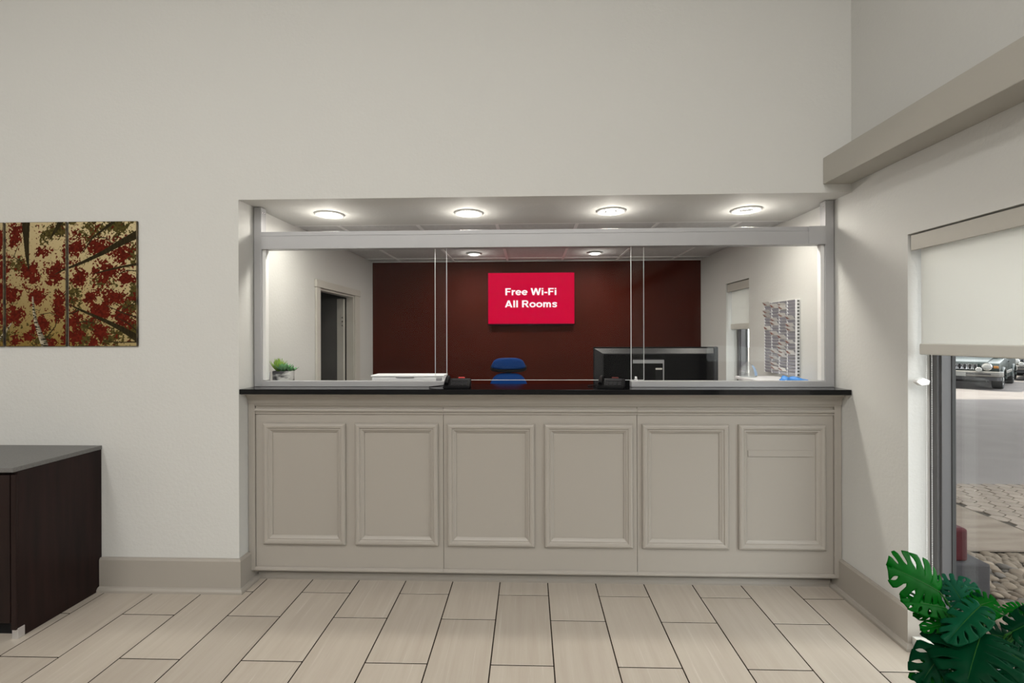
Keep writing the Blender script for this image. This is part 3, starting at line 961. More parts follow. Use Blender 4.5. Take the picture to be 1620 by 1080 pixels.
# white side cabinet below the key-card rack
sc = thing('side_cabinet', 'white cabinet with a flat top against the office wall under the card rack', 'cabinet', (1.75, 3.46, 0))
build('body', B(1.615, XR - 0.004, 3.235, 3.695, 0.06, 1.245), 'white_plastic', sc, 0.002)
build('top', B(1.595, XR - 0.003, 3.225, 3.705, 1.245, 1.266), 'white_plastic', sc, 0.003)
build('plinth', B(1.63, XR - 0.004, 3.25, 3.68, 0, 0.06), 'black_matte', sc)
for k in range(3):
    z = 0.10 + k * 0.38
    dr = build('drawer', B(1.600, 1.615, 3.245, 3.685, z, z + 0.36), 'white_plastic', sc, 0.002)
    build('handle', B(1.585, 1.600, 3.40, 3.53, z + 0.28, z + 0.295), 'chrome', dr)

# card rack on the wall
M['rack'] = mat('rack_grey', (0.66, 0.66, 0.66), 0.5)
M['pocket'] = mat('pocket_lilac', (0.36, 0.355, 0.40), 0.5)
M['card'] = varied(mat('card_print', rough=0.5), (0.68, 0.67, 0.65), (0.76, 0.75, 0.73), nscale=30)
M['card_art'] = varied(mat('card_art', rough=0.5), (0.30, 0.08, 0.06), (0.42, 0.36, 0.32), nscale=60, lo=0.45, hi=0.6)
RY0, RY1, RZ0, RZ1 = 3.375, 3.815, 1.290, 1.838
rk = thing('card_rack', 'grey wall rack of small card pockets in four columns on the office wall', 'rack', (XR, (RY0 + RY1) / 2, RZ0))
RXF = XR - 0.030
build('back_board', B(RXF + 0.004, XR - 0.001, RY0 + 0.002, RY1, RZ0, RZ1), 'rack', rk, 0.001, 1)
NR, NC = 23, 4
cw = (RY1 - RY0) / NC; rh = (RZ1 - RZ0) / NR
for c in range(NC + 1):
    y = RY0 + c * cw
    build('divider', B(RXF - 0.006, RXF + 0.004, y - 0.0035, y + 0.0035, RZ0, RZ1), 'white_plastic', rk)
pm = MB().raw([(0, 0, 0), (0, cw - 0.010, 0), (-0.010, cw - 0.010, rh * 0.80), (-0.010, 0, rh * 0.80), (0.004, 0, 0), (0.004, cw - 0.010, 0), (-0.007, cw - 0.010, rh * 0.80), (-0.007, 0, rh * 0.80)],
              [(0, 1, 2, 3), (7, 6, 5, 4), (0, 4, 5, 1), (1, 5, 6, 2), (2, 6, 7, 3), (3, 7, 4, 0)]).mesh('pocket')
pm.materials.append(M['pocket'])
wl = world_loc(rk)
for c in range(NC):
    for r in range(NR):
        o = link('pocket', pm, None, rk)
        o.location = Vector((RXF, RY0 + c * cw + 0.005, RZ0 + r * rh + 0.002)) - wl
tm = B(0, 0.014, -0.002, 0, 0, rh * 0.38).mesh('side_tab'); tm.materials.append(M['charcoal'])
for r in range(NR):
    o = link('side_tab', tm, None, rk)
    o.location = Vector((RXF + 0.006, RY0 + 0.0015, RZ0 + r * rh + rh * 0.25)) - wl
# column 0 is the one farthest from the camera in the photo's left -> columns listed from far to near
CARDS = {0: [22, 19.5, 18.2, 14.0], 1: [21, 16.6, 15.4, 12.2, 6.5, 4.5, 2.5, 1.2], 2: [21.2, 20.2, 17.9, 11.1, 9.0, 7.8, 6.5, 5.4, 1.0], 3: [16.9, 14.6, 13.4, 9.6, 6.4]}
ORD = ['top', 'second', 'third', 'fourth', 'fifth', 'sixth', 'seventh', 'eighth', 'ninth']
COLS = ['leftmost', 'second', 'third', 'rightmost']
for c, rows in CARDS.items():
    for n_, r in enumerate(sorted(rows, reverse=True)):
        yb = RY1 - (c + 1) * cw + 0.004
        z = RZ0 + r * rh
        t = thing('key_card_folder', 'folded white card, ' + ORD[n_] + (' one' if n_ == 0 else ' from top') + ' in the ' + COLS[c] + ' column of the wall rack', 'card', (RXF - 0.006, yb, z), 'cards in the wall rack')
        w = cw - 0.010 + random.uniform(-0.008, 0.01)
        lean = random.uniform(0.010, 0.022); hh = random.uniform(0.026, 0.036)
        vs = [(0, 0, 0), (0, w, 0), (-lean, w + 0.006, hh), (-lean, 0.004, hh * 0.92)]
        vs += [(x + 0.0012, y, zz + 0.0006) for x, y, zz in vs]
        fs = [(0, 1, 2, 3), (7, 6, 5, 4), (0, 4, 5, 1), (1, 5, 6, 2), (2, 6, 7, 3), (3, 7, 4, 0)]
        link('leaflet', MB().raw(vs, fs).mesh('leaflet'), 'card', t)
        va = [(-0.001 - lean * f, w * g + 0.004 * f, hh * f) for f, g in ((0.2, 0.55), (0.2, 0.92), (0.85, 0.96), (0.6, 0.72))]
        va += [(x - 0.0008, y, zz) for x, y, zz in va]
        link('print', MB().raw(va, fs).mesh('print'), 'card_art', t)

# clear bottle and blue glove on the side cabinet
M['clear'] = thin_glass('clear_plastic', (0.86, 0.88, 0.88), 0.10, 0.10, (0.8, 0.82, 0.85))
bt = thing('clear_bottle', 'clear conical plastic bottle with a pale blue label in front of the office window', 'bottle', (1.655, 3.62, 1.2665))
link('body', MB().lathe([(0.058, 0), (0.064, 0.006), (0.062, 0.030), (0.050, 0.065), (0.032, 0.092), (0.016, 0.104), (0.014, 0.112), (0.006, 0.116)], n=24).mesh('body', smooth=True), 'clear', bt)
lb = MB(); vs = []
for k in range(7):
    a = math.radians(-70 + k * 9)
    for (r, h) in ((0.0640, 0.012), (0.0628, 0.030), (0.0510, 0.065), (0.0360, 0.088)):
        vs.append((r * 1.01 * math.cos(a), r * 1.01 * math.sin(a), h))
fs = [(k * 4 + j, k * 4 + j + 1, (k + 1) * 4 + j + 1, (k + 1) * 4 + j) for k in range(6) for j in range(3)]
M['label_blue'] = mat('label_blue', (0.35, 0.50, 0.72), 0.5)
link('label', lb.raw(vs, fs).mesh('label', smooth=True), 'label_blue', bt)

M['glove'] = bumped(mat('blue_glove', (0.05, 0.24, 0.66), 0.45), 60, 0.5, 0.004)
gl = MB()
n1, n2 = 26, 12
vs = []
for i in range(n1 + 1):
    for j in range(n2 + 1):
        u, v = i / n1, j / n2
        h = 0.008 + 0.020 * math.sin(math.pi * v) * (0.35 + abs(math.sin(7 * u + 1.5 * v)) * 0.8) * math.sin(math.pi * (0.08 + 0.86 * u))
        h += 0.016 * math.exp(-((u - 0.12) / 0.09) ** 2) * math.sin(math.pi * v)
        vs.append((1.735 + 0.150 * u + 0.008 * math.sin(9 * v), 3.245 + 0.085 * v + 0.01 * math.sin(6 * u), 1.2675 + h))
m0 = len(vs)
vs += [(x, y, 1.2668) for x, y, z in vs]
w2 = n2 + 1
fs = [(i * w2 + j, i * w2 + j + 1, (i + 1) * w2 + j + 1, (i + 1) * w2 + j) for i in range(n1) for j in range(n2)]
fs += [tuple(m0 + q for q in reversed(t)) for t in list(fs)]
rim = [i * w2 for i in range(n1)] + [n1 * w2 + j for j in range(n2)] + [i * w2 + n2 for i in range(n1, 0, -1)] + [j for j in range(n2, 0, -1)]
fs += [(rim[k], rim[(k + 1) % len(rim)], m0 + rim[(k + 1) % len(rim)], m0 + rim[k]) for k in range(len(rim))]
g = build('glove', gl.raw(vs, fs), 'glove', None, smooth=True)
tag(g, 'crumpled bright blue glove lying on the white cabinet below the card rack', 'glove')

# ------------------------------------------------------------------ dark cabinet at the left
lc = thing('sideboard_cabinet', 'dark brown wood cabinet with a grey stone-look top below the tree artwork', 'cabinet', (-3.3, 2.6, 0))
CX1 = -2.690; CY0 = 2.352
build('side_panel', B(CX1 - 0.022, CX1, CY0 + 0.015, D - 0.002, 0.0, 0.878), 'wood', lc, 0.001, 1)
build('side_panel', B(-3.98, -3.958, CY0 + 0.015, D - 0.045, 0.0, 0.874), 'wood', lc, 0.001, 1)
build('body', B(-3.957, CX1 - 0.023, CY0 + 0.03, D - 0.045, 0.085, 0.870), 'wood', lc)
build('plinth', B(-3.957, CX1 - 0.024, CY0 + 0.055, D - 0.06, 0.0, 0.085), 'black_matte', lc)
for k in range(3):
    a = -3.98 + k * (CX1 + 3.98) / 3; b = a + (CX1 + 3.98) / 3
    if k == 2: b -= 0.030
    dd = build('door', B(a + 0.003, b - 0.004, CY0 + 0.006, CY0 + 0.028, 0.085, 0.860), 'wood', lc, 0.0015, 1)
    build('pull', B(a + 0.02, a + 0.032, CY0 - 0.012, CY0 + 0.006, 0.62, 0.76), 'brushed', dd, 0.002)
build('front_stile', B(CX1 - 0.026, CX1 + 0.0005, CY0 + 0.004, CY0 + 0.0148, 0.050, 0.862), 'wood', lc, 0.001, 1)
build('metal_foot', B(CX1 - 0.030, CX1 + 0.003, CY0 + 0.012, CY0 + 0.046, 0.0, 0.055), 'brushed', lc, 0.001, 1)
build('stone_top', B(-4.0, CX1 + 0.004, CY0 - 0.012, D - 0.002, 0.878, 0.902), 'slate_top', lc, 0.002)


# ------------------------------------------------------------------ tree artwork: canvas panels with a printed picture
def vnoise(x, y, seed):
    def h(i, j):
        n = (i.astype(np.int64) * 374761393 + j.astype(np.int64) * 668265263 + seed * 974634777) & 0x7fffffff
        n = ((n ^ (n >> 13)) * 1274126177) & 0x7fffffff
        return ((n ^ (n >> 16)) & 0xffff) / 65535.0
    xi, yi = np.floor(x), np.floor(y)
    fx, fy = x - xi, y - yi
    fx = fx * fx * (3 - 2 * fx); fy = fy * fy * (3 - 2 * fy)
    return (h(xi, yi) * (1 - fx) + h(xi + 1, yi) * fx) * (1 - fy) + (h(xi, yi + 1) * (1 - fx) + h(xi + 1, yi + 1) * fx) * fy


# picture layout in millimetre-like picture units: u to the right, v down, both in 1/3.6 of a 3.73 mm step
REDS = [(100, 190, 34, 62), (255, 290, 38, 34), (170, 400, 60, 50), (200, 440, 45, 25), (330, 400, 50, 62), (300, 460, 28, 25), (440, 260, 48, 75), (470, 430, 42, 50),
        (580, 265, 55, 50), (620, 395, 70, 55), (700, 300, 50, 65), (735, 440, 40, 35), (530, 545, 45, 45), (660, 545, 80, 45), (590, 620, 70, 60), (710, 660, 65, 50),
        (590, 735, 55, 45), (435, 680, 40, 50), (440, 765, 45, 55), (360, 560, 45, 55), (350, 630, 45, 45), (215, 535, 50, 55), (245, 700, 55, 60), (175, 760, 35, 30),
        (65, 515, 45, 60), (95, 640, 55, 55), (45, 665, 45, 40), (100, 790, 35, 35), (10, 220, 28, 60), (20, 380, 40, 80), (5, 490, 35, 50), (540, 800, 35, 28), (300, 800, 40, 25),
        (395, 730, 25, 80), (390, 290, 20, 40), (-60, 300, 50, 60), (-50, 620, 60, 60), (-120, 450, 50, 70)]
OLIVE = [(330, 160, 70, 45), (270, 190, 45, 40), (560, 160, 75, 50), (690, 150, 95, 50), (430, 540, 40, 50), (770, 290, 30, 60), (600, 455, 60, 35), (490, 780, 60, 45), (775, 520, 25, 70),
         (520, 700, 60, 40), (20, 760, 60, 45), (640, 770, 90, 45), (120, 350, 40, 40), (740, 600, 50, 50), (400, 120, 60, 14), (270, 780, 60, 40), (-80, 200, 60, 60), (760, 720, 40, 60)]
TRUNKS = [([(158, 105, 24), (160, 200, 17), (165, 300, 11), (174, 378, 4)], 0), ([(365, 105, 16), (340, 150, 10), (300, 210, 3)], 0),
          ([(662, 112, 9), (600, 160, 6), (540, 205, 5), (482, 290, 2)], 0), ([(800, 185, 22), (700, 235, 17), (600, 290, 12), (480, 345, 8), (400, 375, 6), (330, 410, 2)], 0),
          ([(800, 355, 7), (700, 372, 6), (600, 395, 4), (545, 410, 2)], 0), ([(800, 780, 20), (720, 730, 15), (640, 690, 11), (540, 645, 8), (460, 610, 6), (400, 580, 2)], 0),
          ([(268, 815, 20), (240, 750, 14), (215, 680, 10), (203, 610, 7), (198, 540, 4)], 1), ([(460, 615, 4), (420, 635, 3), (395, 632, 2)], 0),
          ([(800, 660, 4), (720, 635, 3), (620, 590, 2)], 0), ([(800, 797, 4), (700, 800, 3), (600, 790, 2)], 0), ([(800, 395, 3), (740, 390, 3), (690, 410, 2)], 0),
          ([(550, 690, 3), (500, 680, 3), (450, 690, 2)], 0), ([(280, 770, 3), (330, 710, 3), (345, 660, 2)], 0), ([(70, 690, 4), (30, 750, 5), (0, 790, 6), (-40, 830, 8)], 1),
          ([(800, 560, 3), (740, 600, 2), (670, 660, 2)], 0), ([(800, 740, 3), (740, 690, 3), (680, 660, 2)], 0), ([(110, 250, 2), (85, 310, 2), (120, 330, 2)], 0),
          ([(560, 200, 3), (620, 205, 3), (655, 240, 2)], 0), ([(240, 640, 2), (300, 630, 2), (350, 650, 2)], 0), ([(-20, 110, 14), (-20, 300, 9), (-10, 450, 4)], 0)]


def picture(u, v):
    g = np.clip((v - 110) / 710, 0, 1)[..., None]
    h = np.clip((u + 50) / 850, 0, 1)[..., None]
    top = np.array([0.50, 0.405, 0.225]); bot = np.array([0.215, 0.145, 0.036])
    col = top * (1 - g) + bot * g
    col = col * (0.80 + 0.45 * h)
    col = col + (np.array([0.48, 0.41, 0.25]) - col) * (0.45 * np.clip((u - 400) / 400, 0, 1)[..., None])

    def leaves(col, blobs, c1, c2, seed, thr):
        d = np.zeros_like(u)
        for (a, b, ra, rb) in blobs:
            d = np.maximum(d, np.exp(-(((u - a) / ra) ** 2 + ((v - b) / rb) ** 2) * 0.8))
        n = 0.30 * vnoise(u / 34, v / 34, seed) + 0.30 * vnoise(u / 13, v / 13, seed + 1) + 0.40 * vnoise(u / 6.5, v / 6.5, seed + 2)
        m = (d * 0.9 + (n - 0.5) * 1.85) > thr
        t = vnoise(u / 9, v / 9, seed + 5)[..., None]
        return np.where(m[..., None], np.array(c1) * (1 - t) + np.array(c2) * t, col)
    col = leaves(col, OLIVE, (0.022, 0.018, 0.005), (0.10, 0.076, 0.020), 11, 0.46)
    # fine twigs
    tw = np.abs(vnoise(u / 55, v / 55, 40) + 0.4 * vnoise(u / 20, v / 20, 41) - 0.70)
    msk = (tw < 0.012) & (vnoise(u / 80, v / 80, 43) > 0.45)
    col = np.where(msk[..., None], np.array([0.06, 0.045, 0.015]), col)
    col = leaves(col, REDS, (0.055, 0.006, 0.003), (0.125, 0.014, 0.007), 23, 0.37)
    for pts, kind in TRUNKS:
        for (a, b) in zip(pts[:-1], pts[1:]):
            dx, dy = b[0] - a[0], b[1] - a[1]
            L2 = dx * dx + dy * dy
            t = np.clip(((u - a[0]) * dx + (v - a[1]) * dy) / L2, 0, 1)
            ds = np.hypot(u - a[0] - t * dx, v - a[1] - t * dy)
            w = (a[2] + (b[2] - a[2]) * t) * 1.05
            m = ds < w
            if kind == 0:
                c = np.array([0.016, 0.012, 0.005]) * (1 + vnoise(u / 6, v / 20, 60)[..., None])
            else:
                s = vnoise(u / 18, v / 4, 61)[..., None]
                side = np.clip((u - a[0] - t * dx) / (w + 1e-6) * 0.5 + 0.5, 0, 1)[..., None]
                c = np.where(s > 0.62, 0.06, 1) * (np.array([0.48, 0.42, 0.30]) * (1 - 0.75 * side))
            col = np.where(m[..., None], c, col)
    return np.clip(col * 0.9, 0, 1)


M['print'] = mat('canvas_print', rough=0.6, spec=0.04)
nt, b = nodes(M['print'])
at = nt.nodes.new('ShaderNodeVertexColor'); at.layer_name = 'print'
nt.links.new(at.outputs[0], b.inputs['Base Color'])
M['canvas_side'] = varied(mat('canvas_side', rough=0.7), (0.018, 0.012, 0.006), (0.10, 0.075, 0.035), nscale=25)
AZ0, AZ1 = 1.523, 2.302
MM = 0.6 / 535.0   # metres per picture unit horizontally is derived from the panel width below


def art_panel(x0, x1, u0, u1, label):
    t = thing('canvas_panel', label, 'artwork', ((x0 + x1) / 2, D, AZ0), 'tree canvas panels on the cream wall')
    build('canvas_body', B(x0 - 0.004, x1 + 0.004, D - 0.013, D - 0.001, AZ0 - 0.001, AZ1 + 0.001), 'canvas_side', t, 0.004, 2)
    nx, nz = int((x1 - x0) / 0.0021), int((AZ1 - AZ0) / 0.0021)
    gx_, gz_ = np.meshgrid(np.linspace(x0 + 0.002, x1 - 0.002, nx + 1), np.linspace(AZ0 + 0.002, AZ1 - 0.002, nz + 1))
    u = u0 + (u1 - u0) * (gx_ - x0) / (x1 - x0)
    v = 822 - (822 - 111) * (gz_ - AZ0) / (AZ1 - AZ0)
    col = picture(u, v)
    wl = world_loc(t)
    co = np.stack([gx_ - wl.x, np.full_like(gx_, D - 0.0134) - wl.y, gz_ - wl.z], -1).reshape(-1, 3)
    idx = np.arange((nx + 1) * (nz + 1)).reshape(nz + 1, nx + 1)
    q = np.stack([idx[:-1, :-1], idx[:-1, 1:], idx[1:, 1:], idx[1:, :-1]], -1).reshape(-1, 4)
    me = bpy.data.meshes.new('printed_picture')
    me.vertices.add(len(co)); me.vertices.foreach_set('co', co.ravel())
    me.loops.add(q.size); me.loops.foreach_set('vertex_index', q.ravel().astype(np.int32))
    me.polygons.add(len(q)); me.polygons.foreach_set('loop_start', (np.arange(len(q)) * 4).astype(np.int32))
    me.update(calc_edges=True)
    ca = me.color_attributes.new('print', 'FLOAT_COLOR', 'POINT')
    rgba = np.ones((len(co), 4), dtype=np.float32); rgba[:, :3] = col.reshape(-1, 3)
    ca.data.foreach_set('color', rgba.ravel())
    link('printed_picture', me, 'print', t)
    return t


art_panel(-2.889, -2.452, 402, 792, 'right canvas panel of the autumn tree artwork, with dark diagonal trunks')
art_panel(-3.297, -2.907, 37, 393, 'middle canvas panel of the autumn tree artwork, with a white birch trunk')
art_panel(-3.740, -3.314, -360, 28, 'canvas panel of the autumn tree artwork cut off by the left picture edge')
#ART_END

# ------------------------------------------------------------------ outside: ground, stones, pavers, shade canopy, cars
M['asphalt'] = bumped(varied(mat('asphalt', rough=0.9), (0.1410, 0.1278, 0.1245), (0.1621, 0.1480, 0.1433), nscale=1.2), 120, 0.4, 0.01)
M['concrete'] = bumped(varied(mat('walk_concrete', rough=0.9), (0.1269, 0.1010, 0.0808), (0.1692, 0.1386, 0.1128), (1, 5, 1), nscale=2.2, detail=5), 90, 0.3, 0.006)
M['paver'] = bumped(varied(mat('paver', rough=0.9), (0.1692, 0.1386, 0.1151), (0.2021, 0.1692, 0.1410), nscale=6, rnd=0.10), 100, 0.3, 0.006)
M['paver_joint'] = mat('paver_joint', (0.0470, 0.0399, 0.0329), 0.95)
M['bedding'] = bumped(mat('bedding', (0.022, 0.018, 0.015), 0.95), 80, 0.5, 0.01)
M['stone'] = bumped(varied(mat('river_stone', rough=0.8), (0.0799, 0.0611, 0.0456), (0.1598, 0.1293, 0.0996), nscale=4, rnd=0.35), 40, 0.2, 0.006)
M['stone_dark'] = bumped(varied(mat('river_stone_dark', rough=0.8), (0.0517, 0.0461, 0.0414), (0.0940, 0.0822, 0.0728), nscale=4, rnd=0.3), 40, 0.2, 0.006)
GZ0 = -0.05
struct('floor_driveway', MB().box(4.10, 60, -25, 70, -0.30, GZ0 - 0.012).box(2.05, 4.10, 3.66, 70, -0.30, GZ0 - 0.012).box(2.05, 4.10, -25, -4.0, -0.30, GZ0 - 0.012), 'asphalt', label='grey asphalt driveway outside the window')
walk = struct('floor_walkway', B(2.10, 4.10, 3.66, 5.32, -0.28, GZ0), 'concrete', label='beige concrete walkway outside the window')
pav = struct('floor_pavers', B(4.10, 6.24, 3.13, 5.32, -0.28, GZ0 - 0.010), 'paver_joint', label='bed of hexagonal beige pavers outside')
hx = [(0.073 * math.cos(math.pi / 6 + k * math.pi / 3), 0.073 * math.sin(math.pi / 6 + k * math.pi / 3)) for k in range(6)]
pme = MB().prism(hx, 'z', -0.05, 0.0).mesh('paver', 0.004, 1); pme.materials.append(M['paver'])
row = 0
y = 5.24
while y > 3.20:
    x = 4.175 + (0.067 if row % 2 else 0)
    while x < 6.15:
        o = link('paver', pme, None, pav)
        o.location = (x, y, GZ0 + random.uniform(-0.002, 0.002)); o.rotation_euler = (random.uniform(-0.01, 0.01), random.uniform(-0.01, 0.01), 0)
        x += 0.134
    y -= 0.116; row += 1
bed = struct('floor_stone_bed', B(2.10, 4.10, -4.0, 3.655, -0.28, GZ0 - 0.05), 'bedding', label='bed of rounded river stones below the window')
sm = []
for k in range(8):
    bm = bmesh.new(); bmesh.ops.create_icosphere(bm, subdivisions=2, radius=1.0)
    rs = np.random.RandomState(k)
    f = rs.uniform(-1, 1, (4, 3))
    for v in bm.verts:
        d = 1 + 0.10 * math.sin(2.2 * v.co.dot(Vector(f[0])) + k) + 0.07 * math.sin(3.3 * v.co.dot(Vector(f[1])))
        v.co = Vector((v.co.x * 0.041, v.co.y * 0.032, v.co.z * 0.021)) * d
    me = bpy.data.meshes.new('stone'); bm.to_mesh(me); bm.free()
    me.polygons.foreach_set('use_smooth', [True] * len(me.polygons))
    me.materials.append(M['stone'] if k % 4 else M['stone_dark'])
    sm.append(me)
rnd = random.Random(3)
near = []
far = MB()


def stone_field(x0, x1, y0, y1, sp):
    out = []
    y = y0; r = 0
    while y < y1:
        x = x0 + (sp / 2 if r % 2 else 0)
        while x < x1:
            out.append((x + rnd.uniform(-0.012, 0.012), y + rnd.uniform(-0.012, 0.012)))
            x += sp
        y += sp * 0.78; r += 1
    return out


pts = [p for p in stone_field(2.13, 4.08, 1.9, 3.645, 0.060) if not (2.58 < p[0] < 2.95 and 3.0 < p[1] < 3.34)]
pts.sort(key=lambda p: math.hypot(p[0] - 3.0, (p[1] - 3.12) * 1.2))
for i, (x, y) in enumerate(pts[:300]):
    o = link('stone', rnd.choice(sm), None, bed)
    o.location = (x, y, GZ0 - 0.030 + rnd.uniform(-0.006, 0.012))
    s = rnd.uniform(0.75, 1.25)
    o.scale = (s, s * rnd.uniform(0.85, 1.15), s)
    o.rotation_euler = (rnd.uniform(-0.3, 0.3), rnd.uniform(-0.3, 0.3), rnd.uniform(0, 6.28))
rest_pts = pts[300:] + stone_field(2.13, 4.08, 0.9, 1.9, 0.062)
tv_ = [[v.co.copy() for v in me.vertices] for me in sm]; tf_ = [[tuple(p.vertices) for p in me.polygons] for me in sm]
for (x, y) in rest_pts:
    k = rnd.randrange(8); R = Matrix.Rotation(rnd.uniform(0, 6.28), 3, 'Z'); s = rnd.uniform(0.75, 1.25)
    far.raw([tuple(R @ (c * s) + Vector((x, y, GZ0 - 0.030))) for c in tv_[k]], tf_[k])
so = link('loose_stones', far.mesh('loose_stones', smooth=True), 'stone', bed); so['kind'] = 'stuff'

bl = thing('red_bollard', 'dark red block post on a grey concrete base outside the window', 'bollard', (2.74, 3.17, GZ0 - 0.05))
M['dark_red'] = bumped(mat('dark_red_paint', (0.0399, 0.0042, 0.0061), 0.6), 40, 0.2, 0.004)
M['grey_conc'] = bumped(mat('grey_concrete', (0.0329, 0.0310, 0.0329), 0.85), 70, 0.3, 0.005)
build('concrete_base', B(2.60, 2.893, 3.04, 3.30, GZ0 - 0.05, 0.135), 'grey_conc', bl, 0.012)
build('red_post', B(2.60, 2.785, 3.07, 3.27, 0.135, 0.345), 'dark_red', bl, 0.018, 3)

for k_ in ('asphalt', 'concrete', 'paver', 'stone', 'stone_dark', 'dark_red', 'grey_conc', 'bedding', 'paver_joint'):
    nodes(M[k_])[1].inputs['Specular IOR Level'].default_value = 0.1

# unseen canopy, added to keep the sun off the driveway
cn = thing('shade_canopy', 'unseen flat canopy on square columns, added to shade the driveway', 'canopy', (7, 3, GZ0))
M['canopy'] = mat('canopy_paint', (0.60, 0.58, 0.54), 0.8)
build('roof_slab', B(2.3, 12.5, 3.9, 14.5, 4.6, 4.9), 'canopy', cn)
build('sun_gap_filler', B(2.045, 2.3, 3.9, 14.5, 4.4, 4.9), 'canopy', cn)  # added filler: closes the gap where strips of sun came through
for (x, y) in ((12.0, 4.4), (2.7, 14.0)):
    build('column', B(x - 0.22, x + 0.22, y - 0.22, y + 0.22, GZ0 - 0.02, 4.6), 'canopy', cn)

M['paint_green'] = mat('paint_green', (0.018, 0.026, 0.025), 0.3, spec=0.3)
M['paint_dark'] = mat('paint_dark', (0.015, 0.017, 0.020), 0.2)
M['bumper'] = mat('bumper_silver', (0.1269, 0.1198, 0.1104), 0.45)
M['tyre'] = mat('tyre', (0.012, 0.012, 0.012), 0.85)
M['lamp_glass'] = mat('lamp_glass', (0.30, 0.30, 0.29), 0.2, spec=0.2)
M['amber'] = mat('amber_lamp', (0.28, 0.12, 0.03), 0.3)
M['plate'] = mat('plate', (0.20, 0.20, 0.19), 0.5)


